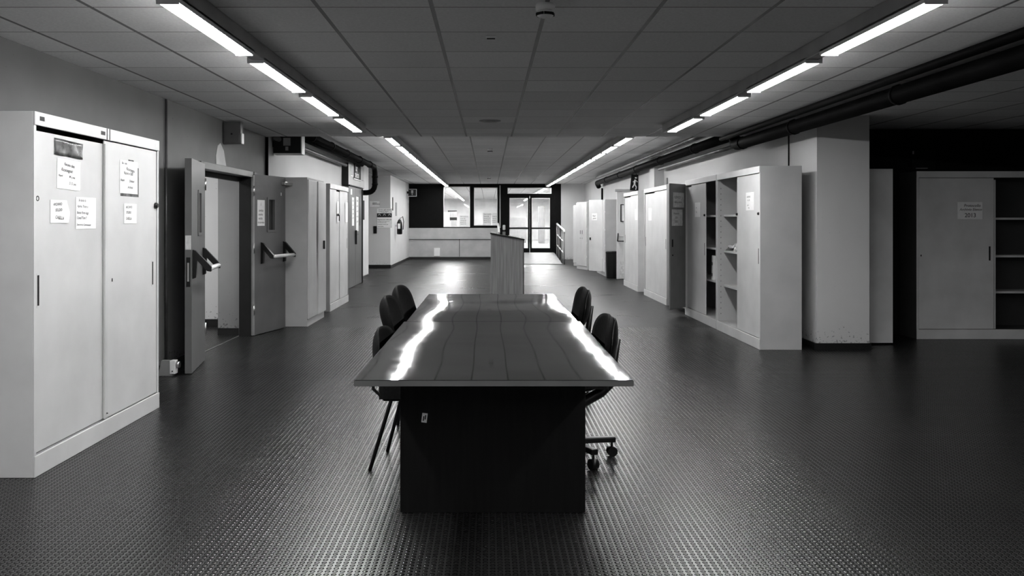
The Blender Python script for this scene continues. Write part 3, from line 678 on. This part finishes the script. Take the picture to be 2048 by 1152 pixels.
# bin
b = thing('waste_bin', (3.0, 21.42, 0), 0, 'tall black waste bin standing before the white exit door', 'bin')
MB().lathe((0, 0, 0), [(.125, 0), (.13, .02), (.142, .63), (.142, .66), (.11, .665)], 12).done('body', 'black', b)
MB().lathe((0, 0, 0), [(.147, .62), (.147, .645)], 12).done('rim', 'matblack', b)
# white exit door leaf
e = thing('door_2', (3.06, 20.95, 0), 0, 'white exit door leaf with a black push bar and framed notice', 'door', kind='structure')
MB().box(0, .44, 0, .05, .01, 2.10).box(.06, .36, -.012, 0, 1.02, 1.05).done('leaf', 'cab_white', e, bev=.004)
fr = MB().box(.085, .11, -.02, -.001, 1.38, 1.80).box(.225, .25, -.02, -.001, 1.38, 1.80).box(.11, .225, -.02, -.001, 1.38, 1.40).box(.11, .225, -.02, -.001, 1.78, 1.80).done('notice_frame', 'black', e)
MB().box(.11, .225, -.006, -.001, 1.40, 1.78).done('framed_sheet', 'paper', fr)
pb = MB().tube([(.0, -.11, .92), (.38, -.11, .92)], .014, 10).done('push_bar', 'black', e)
MB().tube([(.03, -.005, 1.10), (.0, -.11, .92)], .016, 8).tube([(.36, -.005, 1.10), (.36, -.11, .92)], .016, 8).done('bracket', 'black', pb)
struct(MB().box(3.02, 3.5, 20.93, 21.03, 2.105, 2.16).done('trim_exit_door', 'cab_side'))
# exit sign over it
s = thing('exit_sign', (3.28, 20.5, 2.08), 0, 'small emergency exit sign with a white running figure above the exit door', 'sign'); s.rotation_euler[1] = .10
MB().box(.02, .24, 0, .05, .04, .42).done('sign_box', 'matblack', s, bev=.005)
b = MB()
for (x0, z0, x1, z1, r) in ((.13, .33, .13, .36, .025), (.12, .30, .11, .20, .022), (.12, .29, .18, .25, .010), (.12, .29, .07, .24, .010), (.11, .20, .16, .13, .013), (.11, .20, .07, .11, .013), (.16, .13, .15, .07, .01)):
    b.tube([(x0, -.002, z0), (x1, -.002, z1)], r, 8)
b.done('figure', 'paper', s)
MB().tube([(.13, .025, .40), (.13, .025, .55)], .008, 8).done('hanger', 'pipe', s)
tag(MB().box(0, .09, -.02, .02, 0, .12).done('wall_switch', 'grey', loc=(3.55, 17.5, 2.14), rz=RIGHT, bev=.004), 'small grey box on the right wall before the pilaster', 'switch box')

# side bay
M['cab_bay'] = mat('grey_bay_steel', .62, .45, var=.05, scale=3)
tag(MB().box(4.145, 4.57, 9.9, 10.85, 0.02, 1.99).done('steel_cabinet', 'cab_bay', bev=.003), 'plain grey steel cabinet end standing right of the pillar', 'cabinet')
M['cab_bay_side'] = mat('shade_darkened_bay_steel', .05, .5, var=.05, scale=3)  # shade on the cabinet's side and inside is put into the steel colour
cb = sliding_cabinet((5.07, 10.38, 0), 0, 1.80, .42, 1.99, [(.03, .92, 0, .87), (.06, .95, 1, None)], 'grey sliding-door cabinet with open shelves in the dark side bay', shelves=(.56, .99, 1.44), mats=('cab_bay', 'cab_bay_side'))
MB().box(.05, .062, -.001, .006, .98, 1.0).done('keyhole', 'matblack', cb)
facing_sheet(1915, 1965, 438.5, 404, 10.376, [('Protocollo', .25, .72, .20, .2, .0), ('Archivio Elenco', .08, .50, .18, .2, .0), ('2013', .28, .12, .30, .0, .0)], 'grey handwritten notice reading 2013 on the side bay cabinet', m='paper', ink='ink_grey')
nb = thing('dark_notice_board', (5.25, 10.87, 2.03), 0, 'barely visible dark notice board on the black wall of the side bay', 'notice board')
MB().box(0, .3, 0, .02, 0, .25).done('board', 'matblack', nb, bev=.003); MB().box(.01, .03, -.002, 0, .20, .24).box(.05, .2, -.002, 0, .02, .03).done('pale_mark', 'grey', nb)

# ------------------------------------------------------------------ fire doors, left
fr = thing('door_3', (-3.03, 8.75, 0), LEFT, 'dark steel frame around the open double fire doorway in the left wall', 'door', kind='structure')
MB().box(-.02, .06, -.16, .0, 0, 2.0).box(1.92, 2.02, -.17, .02, 0, 2.0).box(.06, 1.92, -.16, .02, 1.93, 2.0).done('frame', 'dark_door', fr, bev=.003)
MB().box(.06, 1.92, -.02, .05, 1.88, 1.93).box(1.86, 1.92, -.14, .0, 0, 1.93).done('rebate', 'matblack', fr)
MB().box(.06, 1.92, .0, .02, .0, .005).done('threshold', 'pipe_grey', fr)
pl = thing('ceiling_light', (-4.4, 9.6, 2.44), 0, 'light of the side passage behind the open fire doorway', 'light')
MB().box(-.3, .3, -.08, .08, .0, .03).done('diffuser', emit('passage_glow', 170), pl)
MB().box(-.32, .32, -.1, .1, .03, .06).done('housing', 'white', pl)
def fire_leaf(P, Q, H, label, barx, n, window, extra=None, flip=1):
    """P hinge, Q free edge; the shown face is local -y"""
    P, Q = Vector(P), Vector(Q); L = (Q - P).length; ang = math.atan2(Q.y - P.y, Q.x - P.x)
    if flip < 0: ang += math.pi
    t = thing('door_%d' % n, (P.x, P.y, .008), ang, label, 'door', kind='structure')
    s = 1 if flip > 0 else -1
    def X(a, b): return (min(s * a, s * b), max(s * a, s * b))
    w0, w1, z0, z1 = window
    b = MB(); th = .06
    for (a, c_, za, zb) in ((0, w0, 0, H), (w1, L, 0, H), (w0, w1, 0, z0), (w0, w1, z1, H)):
        x0, x1 = X(a, c_); b.box(x0, x1, 0, th, za, zb)
    lf = b.done('leaf', 'dark_door', t)
    x0, x1 = X(w0, w1); f = .03
    MB().box(x0 - f, x1 + f, -.01, 0, z0 - f, z0).box(x0 - f, x1 + f, -.01, 0, z1, z1 + f).box(x0 - f, x0, -.01, 0, z0, z1).box(x1, x1 + f, -.01, 0, z0, z1).done('window_frame', 'dark_door', t, bev=.002)
    MB().box(x0, x1, .025, .03, z0, z1).done('vision_glass', 'black', t)
    b = MB()
    for k in range(1, 4): b.box(x0 + (x1 - x0) * k / 4 - .002, x0 + (x1 - x0) * k / 4 + .002, .020, .025, z0, z1)
    b.done('wire', 'pipe_grey', t)
    xa, xb = X(*barx)
    pb = MB().tube([(xa, -.15, .955), (xb, -.15, .955)], .022, 12).done('push_bar', 'silver', t)
    for x in (xa, xb):
        MB().prism_x([(-.001, .86), (-.001, 1.13), (-.03, 1.12), (-.17, .97), (-.165, .925), (-.13, .93), (-.04, 1.03), (-.03, .87)], x - .02, x + .02).done('bracket', 'black', pb, bev=.003)
    for z in (.25, 1.0, 1.7):
        MB().tube([(-.012 * s, .0, z), (-.012 * s, .0, z + .12)], .012, 10).done('hinge', 'chrome', t)
    return t, L, s
t, L, s = fire_leaf((-2.85, 8.78), (-2.715, 7.99), 1.965, 'near dark fire door leaf folded open, its lock edge towards the viewer', (.14, .74), 4, (.28, .42, 1.28, 1.66), flip=-1)
# the leaf's shown face is towards the hall: local -y after flip
MB().box(-L - .003, -L + .001, .012, .048, .79, 1.06).done('lock_plate', 'black', t, bev=.004)
MB().box(-L - .006, -L - .003, .022, .038, .84, 1.01).done('latch', 'chrome', t)
MB().box(-L - .002, -L, .004, .056, 1.13, 1.26).done('edge_sticker', 'paper_grey', t)
t, L, s = fire_leaf((-2.86, 10.66), (-2.67, 11.47), 1.965, 'far dark fire door leaf standing open with a notice beside its window', (.18, .78), 5, (.36, .52, 1.28, 1.66), flip=1)
MB().box(.72, .95, -.05, -.0, 1.86, 1.90).done('door_closer', 'chrome', t, bev=.004)
MB().box(-.03, .0, -.004, .05, 0, 1.95).done('edge_strip', 'trunk', t)
MB().box(.70, .72, -.003, 0, 1.72, 1.76).done('sticker', 'paper', t)
ang = math.atan2(.81, .19)
dv = Vector((math.cos(ang), math.sin(ang), 0)); nrm = Vector((math.sin(ang), -math.cos(ang), 0))
pt = Vector((-2.86, 10.66, 1.34)) + dv * .07 + nrm * .003
sheet(tuple(pt), ang, .19, .32, [('i', .45, .78, .16, 0, 0), ('avviso', .2, .55, .13, 0, 0), ('orario', .15, .4, .12, 0, 0), ('uscita', .15, .25, .12, 0, 0), ('di sicurezza', .05, .1, .1, 0, 0)], 'printed white notice beside the window of the far fire door leaf', ink='ink_grey')
# door holder on floor
h = thing('door_holder', (-2.99, 7.90, 0), 0, 'small metal door holder on the floor by the near fire door', 'door holder')
MB().poly([(0, 0), (.13, 0), (.11, .14), (.03, .14)], (.0, .05)).done('bracket', 'grey', h, bev=.003)
MB().box(.11, .16, -.01, .06, .02, .14).done('plate', 'white', h, bev=.003)
MB().lathe((0, 0, 0), [(.006, 0), (.006, .004)], 10).done('screw', 'black', h, loc=(.135, -.01, .045)).rotation_euler[0] = R(90)
MB().tube([(.16, .025, .10), (.19, .025, .10)], .03, 14).done('magnet', 'chrome', h)
# boxes near the ceiling
e = thing('emergency_light', (-3.025, 9.95, 2.28), 0, 'grey emergency light box on the left wall under the near ceiling', 'emergency light')
MB().box(0, .20, 0, .11, 0, .25).done('housing', 'pipe_grey', e, bev=.006); MB().box(.02, .18, -.004, 0, .02, .23).done('front_panel', 'dark_door', e, bev=.002)
MB().box(.20, .212, .01, .10, .0, .12).done('lamp_cover', 'white', e, bev=.004); MB().box(.09, .11, -.008, -.004, .10, .12).done('button', 'black', e)
def proj_box(x, y, z, W, H, D, label):
    t = thing('wall_speaker', (x, y, z), 0, label, 'speaker')
    MB().box(0, W, .01, D, 0, H).done('casing', 'black', t, bev=.004)
    MB().box(0, W, 0, .012, 0, .016).box(0, W, 0, .012, H - .012, H).box(W - .014, W, 0, .012, .016, H - .012).done('rim', 'white', t, bev=.002)
    MB().box(.14 * W / .4, .24 * W / .4, .004, .012, H * .45, H * .85).box(.17 * W / .4, .21 * W / .4, .004, .012, H * .2, H * .4).done('inner_plate', 'trunk', t)
    MB().box(-.05, 0, .05, .10, H * .4, H * .7).done('bracket', 'pipe', t)
    return t
proj_box(-3.01, 12.2, 2.33, .40, .27, .2, 'dark box speaker with a pale rim just beyond the ceiling step, left')
proj_box(-2.86, 31.0, 2.27, .29, .26, .2, 'small dark box with a pale rim at the far end of the left wall')

# ------------------------------------------------------------------ dark double door with sign box, left
d = thing('door_6', (-3.03, 17.95, 0), LEFT, 'dark double door plastered with papers under the white lettered sign', 'door', kind='structure')
MB().box(.02, .93, -.15, .0, .01, 2.12).done('leaf', 'dark_door', d, bev=.003); MB().box(.94, 1.85, -.15, .0, .01, 2.12).done('leaf', 'dark_door', d, bev=.003)
MB().box(.86, .90, -.19, -.15, .9, 1.2).box(.80, 1.05, -.20, -.18, 1.10, 1.13).done('handle', 'black', d)
MB().box(1.2, 1.6, -.153, -.15, 1.3, 1.95).done('glass', 'black', d)
MB().box(1.85, 1.92, -.17, .0, 0, 2.12).done('frame', 'matblack', d)
for i, (x, z, w, h, lab) in enumerate(((.42, 1.30, .30, .60, 'long white printed sheet on the dark double door, left of the handle'), (1.0, 1.18, .34, .75, 'tall white printed sheet on the dark double door, right of the handle'), (.25, 1.95, .2, .12, 'small white sticker at the top of the dark double door'))):
    sheet((-2.878, 17.95 + x, z), LEFT, w, h, None if h < .2 else [('ORARI', .2, .85, .08, 0, 0), ('lun  9-13', .2, .7, .07, 0, 0), ('mar  9-13', .2, .55, .07, 0, 0), ('mer  9-13', .2, .4, .07, 0, 0), ('gio  9-13', .2, .25, .07, 0, 0)], lab, ink='ink_grey')
sb = thing('sign_box', (-3.03, 18.0, 2.14), LEFT, 'boxed sign with white lettering on black over the dark double door', 'sign')
MB().box(0, 2.3, -.14, 0, 0, .50).done('housing', 'cab_side', sb, bev=.004)
MB().box(-.006, 0, -.14, 0, 0, .46).done('end_plate', 'black', sb)
MB().box(.20, .62, -.15, -.14, .20, .46).done('side_panel', 'paper', sb, bev=.003)
MB().box(.30, .52, -.153, -.15, .22, .44).done('side_panel_picture', 'grey', sb)
MB().box(.66, 1.60, -.155, -.14, .17, .49).done('sign_panel', 'matblack', sb, bev=.003)
lt = lettering([('bar', .86, .345, .20, 0, 0), ('telefoni', .76, .20, .20, 0, 0)], sb, 'white'); lt.location.y = -.157
MB().box(.60, 1.62, -.165, -.14, .15, .172).done('ledge', 'white', sb)
MB().box(1.68, 2.1, -.15, -.14, .18, .46).done('side_panel', 'grey', sb, bev=.003)
MB().box(0, 1.9, -.17, -.14, -.015, .01).done('lower_lip', 'matblack', sb)
tag(MB().box(0, .26, -.04, 0, 0, .46).done('notice_frame', 'matblack', loc=(-3.03, 20.75, 1.43), rz=LEFT, bev=.004), 'narrow dark framed notice on the white wall after the double door', 'notice frame')
ob = bpy.data.objects['notice_frame']
MB().box(.06, .23, -.042, -.04, .03, .43).done('framed_sheet', 'paper_grey', ob)

# end-of-recess wall notices (facing the camera at y = 26)
def fpt(px, py): return on_front(26.0, px, py)
def fs(px0, py0, px1, py1): return (px0, px1, py1, py0)
facing_sheet(739.5, 759, 414, 402, 25.99, [('Orario', .3, .62, .22, 0, 0), ('Biblioteca', .28, .40, .28, 0, 0)], 'small white printed sign high on the recess wall by the corner', ink='ink')
o = facing_sheet(754, 784, 455.5, 417, 25.99, [('Avviso agli utenti', .10, .91, .08, 0, 0), ('Divieto di ristoro', .10, .83, .065, 0, 0), ('in questa sala', .28, .77, .05, 0, 0), ('Regolamento della sala', .04, .40, .07, 0, 0), ('si prega di non fumare e di', .04, .31, .05, 0, 0), ('non introdurre cibo', .04, .25, .05, 0, 0), ('la direzione declina ogni', .04, .16, .05, 0, 0), ('responsabilita', .04, .05, .05, 0, 0)], 'larger white regulations poster with a black pictogram band', ink='ink_grey')
MB().box(.0, .44, -.004, -.0022, .31, .43).done('pictogram_band', 'ink', o)
b = MB()
for x in (.07, .22, .37): b.tube([(x - .03, -.005, .36), (x - .02, -.005, .395), (x, -.005, .405), (x + .02, -.005, .395), (x + .03, -.005, .36)], .007, 6)
b.done('pictogram', 'paper', o)
tag(MB().box(0, .10, -.03, 0, 0, .22).done('wall_intercom', 'black', loc=(on_front(26, 747, 467)[0], 26.0, on_front(26, 747, 467)[1]), bev=.006), 'small black vertical wall device on the recess wall below the signs', 'wall device')
# fire extinguisher on the last left wall piece
ey, ez = on_side(-2.80, 797, 462)
x_ = thing('fire_extinguisher', (-2.80, 27.4, .98), 0, 'dark fire extinguisher hanging on the last piece of the left wall', 'fire extinguisher')
MB().lathe((0, 0, 0), [(.06, 0), (.085, .02), (.085, .36), (.05, .44), (.03, .47)]).done('cylinder', 'black', x_)
MB().box(-.05, .03, -.088, -.084, .18, .34).done('label', 'paper', x_)
MB().tube([(0, 0, .47), (0, 0, .53)], .02, 8).done('valve', 'chrome', x_)
MB().tube([(.02, 0, .50), (.10, -.02, .56), (.13, -.02, .40), (.11, -.02, .15)], .012, 8).done('hose', 'black', x_)
MB().box(-.13, -.08, -.03, .03, .25, .29).done('wall_bracket', 'chrome', x_)
b = MB().box(0, .02, 0, .30, 0, .42).done('extinguisher_sign', 'grey', loc=(-2.93, 27.4, 1.56)); tag(b, 'tall grey sign plate above the fire extinguisher', 'sign')
tag(MB().tube([(-2.915, 26.5, 1.72), (-2.915, 26.5, 2.12)], .012, 8).done('wall_conduit', 'pipe'), 'thin black conduit on the last left wall piece beside the extinguisher', 'conduit')

# ------------------------------------------------------------------ corridor contents behind the glass
def tall_unit(x, y, w, dp, h, m, label):
    t = thing('corridor_locker', (x, y, .25), 0, label, 'locker', 'lockers in the corridor behind the glass')
    MB().box(0, w, 0, dp, 0, h).done('body', m, t, bev=.004)
    MB().box(.02, w / 2 - .005, -.015, 0, .05, h - .04).done('door', m, t, bev=.003); MB().box(w / 2 + .005, w - .02, -.015, 0, .05, h - .04).done('door', m, t, bev=.003)
    return t
tall_unit(-2.0, 36.2, .35, .5, 1.5, 'cab_white', 'white locker at the left edge of the left far window')
tall_unit(-2.65, 42.0, .8, .5, 1.15, 'cab_white', 'low white locker below the dark board behind the left far window')
nb = thing('dark_notice_board', (-2.25, 47.8, .95), 0, 'dark framed board seen through the left far window', 'notice board')
MB().box(0, .50, 0, .06, 0, 1.02).done('board', 'grey', nb); MB().box(0, .5, -.01, 0, .5, .65).box(0, .5, -.01, 0, .97, 1.02).done('dark_band', 'matblack', nb)
MB().box(.1, .14, .02, .05, -.7, 0).box(.36, .40, .02, .05, -.7, 0).done('leg', 'grey', nb)
tall_unit(1.05, 46.0, .9, .5, 1.35, 'grey', 'grey unit behind the left leaf of the far glass door')
tall_unit(2.55, 45.0, .32, .5, 1.9, 'grey', 'slim dark locker behind the right leaf of the far glass door')
tall_unit(3.1, 43.0, .55, .5, 1.95, 'cab_white', 'tall white locker behind the right leaf of the far glass door')
tall_unit(-.1, 50.0, .8, .4, 1.2, 'cab', 'pale locker at the back behind the right far window')
SHEETS = [('Orari di apertura', .1, .86, .09, 0, 0), ('lunedi 9.00', .1, .68, .09, 0, 0), ('martedi 9.00', .1, .52, .09, 0, 0), ('giovedi 9.00', .1, .36, .09, 0, 0), ('venerdi 9.00', .1, .2, .09, 0, 0)]
facing_sheet(919, 938, 453, 431, YE + .027, SHEETS, 'printed sheet taped inside the left far window, lower right', ink='ink_grey')
facing_sheet(966, 982.5, 449.5, 426, YE + .027, SHEETS, 'wide printed sheet taped low in the right far window', ink='ink_grey')
facing_sheet(984, 993.5, 449.5, 426, YE + .027, SHEETS[1:], 'narrow printed sheet at the right edge of the right far window', ink='ink_grey')

# ------------------------------------------------------------------ lectern
lc = thing('lectern', (.03, 14.9, 0), 0, 'wooden lectern with a sloping dark top standing in the aisle', 'lectern')
zt0, zt1 = 1.175, 1.075
MB().poly([(0, 0), (.565, 0), (.565, zt1), (0, zt0)], (0, .025)).done('side_panel', 'lectern', lc, bev=.002)
MB().poly([(0, 0), (.565, 0), (.565, zt1), (0, zt0)], (.475, .50)).done('side_panel', 'lectern', lc, bev=.002)
MB().box(0, .02, .025, .475, .0, zt0 - .01).done('front_panel', 'lectern', lc)
MB().box(.02, .55, .025, .475, .55, .575).done('shelf', 'lectern', lc)
MB().poly([(-.01, zt0 + .002), (.578, zt1 - .004), (.578, zt1 + .016), (-.01, zt0 + .022)], (-.02, .52)).done('top', 'black', lc, bev=.003)
MB().poly([(.555, 0), (.567, 0), (.567, zt1), (.555, zt1)], (-.004, .0)).done('edge_strip', 'black', lc)
tag(MB().poly([(.31, 1.147), (.52, 1.111), (.52, 1.118), (.31, 1.154)], (.12, .40)).done('paper_sheet', 'paper', loc=(.03, 14.9, 0)), 'white sheet lying on the sloping top of the lectern', 'paper')
tag(MB().poly([(.0, 1.20), (.09, 1.1845), (.09, 1.20), (.0, 1.215)], (.1, .38)).done('paper_sheet', 'paper', loc=(.03, 14.9, 0)), 'small white paper at the upper edge of the lectern top', 'paper')
mc = thing('microphone', (.26, 15.15, 1.155), 0, 'small pale upright microphone on the lectern', 'microphone')
MB().box(-.025, .025, -.02, .02, 0, .06).done('base', 'grey', mc, bev=.004); MB().tube([(0, 0, .06), (0, 0, .09)], .008, 8).done('stem', 'black', mc); MB().box(-.022, .022, -.02, .02, .09, .175).done('head', 'white', mc, bev=.01)

# ------------------------------------------------------------------ tables
def table(y0, y1, panels, x0, x1, label):
    t = thing('conference_table', (.02, y0, 0), 0, label, 'table', 'dark conference tables placed end to end')
    L = y1 - y0 - .006
    MB().box(x0 - .02, x1 - .02, 0, L, .713, .74).done('tabletop', 'table', t, bev=.003)
    MB().box(x0 - .0205, x1 - .0195, -.0012, .0, .7145, .7375).done('edge_band', 'wood_edge', t)
    for y in panels: MB().box(-.447, .443, y - y0, y - y0 + .03, 0, .7128).done('leg_panel', 'wood_dark', t, bev=.003)
    MB().box(-.012, .012, panels[0] - y0 + .031, panels[1] - y0 - .001, .25, .712).done('modesty_panel', 'wood_dark', t)
    return t
t1 = table(3.63, 5.75, (4.20, 5.62), -.56, .60, 'near dark glossy conference table with a sticker on its end panel')
t2 = table(5.75, 7.91, (5.82, 7.45), -.545, .585, 'far dark glossy conference table joined end to end behind the near one')
st = thing('sticker', (-.325, 4.198, .435), 0, 'small white inventory sticker on the dark end panel of the near table', 'sticker'); st.rotation_euler[1] = .12
MB().box(0, .026, -.0012, 0, 0, .045).done('label_paper', 'paper', st); MB().box(.006, .012, -.0016, -.0012, .008, .030).box(.014, .020, -.0016, -.0012, .015, .036).done('printed_mark', 'ink', st)

# ------------------------------------------------------------------ chairs (front faces local +x)
def pad(t, name, m, cx, z, w, dpt, th, parent):
    def fn(u, v):
        a, b_ = (u - .5) * 2, (v - .5) * 2
        k = (abs(a) ** 4 + abs(b_) ** 4) ** .25; s_ = max(abs(a), abs(b_)); s_ = s_ / k if k > 1e-6 else 1
        x, y = a * s_ * dpt / 2, b_ * s_ * w / 2
        return (cx + x, y, z - .02 * (a * s_) ** 4 + .008 * (b_ * s_) ** 2), (0, 0, -1)
    return MB().grid(fn, 12, 12, lambda u, v: th).done(name, m, t)
def back(t, name, m, x, z0, z1, w, th, lean=.12, curve=.05, egg=1.0):
    def fn(u, v):
        a, b_ = (u - .5) * 2, (v - .5) * 2
        k = (abs(a) ** 3 + abs(b_) ** 3) ** (1 / 3); s_ = max(abs(a), abs(b_)); s_ = s_ / k if k > 1e-6 else 1
        a *= s_; b_ *= s_
        ww = w / 2 * (1 - .12 * egg * max(0, b_))
        zz = (z0 + z1) / 2 + b_ * (z1 - z0) / 2
        xx = x - lean * (b_ + 1) / 2 * (z1 - z0) / .4 + curve * a * a + .02 * b_ * b_
        return (xx, a * ww, zz), (-1, 0, -.1)
    return MB().grid(fn, 16, 16, lambda u, v: th * (1 - .75 * max(abs(u - .5) * 2, abs(v - .5) * 2) ** 4)).done(name, m, t)
def stacking_chair(loc, rz, label, top=.79, pads=True, w=.44, leg_w=.21, foot=-.30):
    t = thing('stacking_chair', loc, rz, label, 'chair', 'black chairs along the left side of the tables')
    pad(t, 'seat', 'fabric', 0.0, .475, .43, .42, .075, t)
    back(t, 'backrest', 'fabric', -.20, top - .34, top, w, .035 if not pads else .06, lean=.05 if not pads else .12)
    for sy in (-1, 1):
        MB().tube([(foot, sy * leg_w, .0), (-.125, sy * .16, .385), (-.10, sy * .155, .40)], .011).done('leg', 'black', t)
        MB().tube([(.23, sy * leg_w, .0), (.12, sy * .16, .385), (.09, sy * .155, .40)], .011).done('leg', 'black', t)
        MB().tube([(.12, sy * .165, .40), (-.16, sy * .17, .395), (-.225, sy * .165, .45), (-.235, sy * .15, top - .22)], .010).done('back_frame', 'black', t)
    MB().tube([(-.125, -.16, .392), (-.125, .16, .392)], .009).tube([(.12, -.16, .392), (.12, .16, .392)], .009).done('seat_frame', 'black', t)
    return t
stacking_chair((-.41, 5.08, 0), R(-7), 'nearest black chair on the left, low rounded back, thin splayed legs', top=.785, pads=False, foot=-.235)
stacking_chair((-.44, 6.15, 0), R(-5), 'second black chair on the left with a thick tall back', top=.875, w=.42, foot=-.17, leg_w=.17)
stacking_chair((-.46, 7.12, 0), R(-9), 'farthest black chair on the left side, back angled towards the front', top=.875, w=.44, foot=-.17, leg_w=.17)
def swivel_chair(loc, rz, label, top, a0, backw=.40, armw=None):
    t = thing('swivel_chair', loc, rz, label, 'chair', 'black swivel chairs along the right side of the tables')
    pad(t, 'seat', 'fabric', 0.0, .49, .46, .44, .05, t)
    MB().lathe((0, 0, 0), [(.05, .40), (.16, .415), (.20, .437)]).done('seat_shell', 'black', t)
    back(t, 'backrest', 'fabric', -.20, top - .33, top, backw, .05, lean=.07, egg=1.5)
    back(t, 'back_shell', 'black', -.248, top - .31, top - .02, backw * .9, .018, lean=.07, egg=1.5)
    MB().tube([(.02, 0, .31), (-.06, 0, .31), (-.20, 0, .385), (-.262, 0, .44), (-.272, 0, .52), (-.30, 0, top - .15)], [.03, .032, .032, .03, .024, .02], 10).done('back_support', 'black', t)
    MB().tube([(0, 0, .10), (0, 0, .42)], .024).done('column', 'black', t)
    MB().lathe((0, 0, 0), [(.05, .07), (.055, .12), (.03, .15)]).done('hub', 'black', t)
    for k in range(5):
        a = a0 + k * 2 * math.pi / 5; c_, s_ = math.cos(a), math.sin(a)
        ar = MB().box(.03, .29, -.022, .022, .085, .118, Matrix.Rotation(a, 4, 'Z')).done('base_arm', 'black', t, bev=.006)
        MB().tube([(c_ * .27 - s_ * -.022, s_ * .27 + c_ * -.022, .03), (c_ * .27 + s_ * -.022 , s_ * .27 - c_ * -.022, .03)], .03, 14).tube([(c_ * .27, s_ * .27, .03), (c_ * .27, s_ * .27, .09)], .008, 8).done('caster', 'black', ar)
    return t
swivel_chair((.465, 5.17, 0), R(180 + 6), 'near black swivel chair at the right side of the table, casters showing', .85, R(9) - R(186), backw=.37)
swivel_chair((.51, 6.92, 0), R(180 + 2), 'far black swivel chair at the right side of the farther table', .88, R(20))
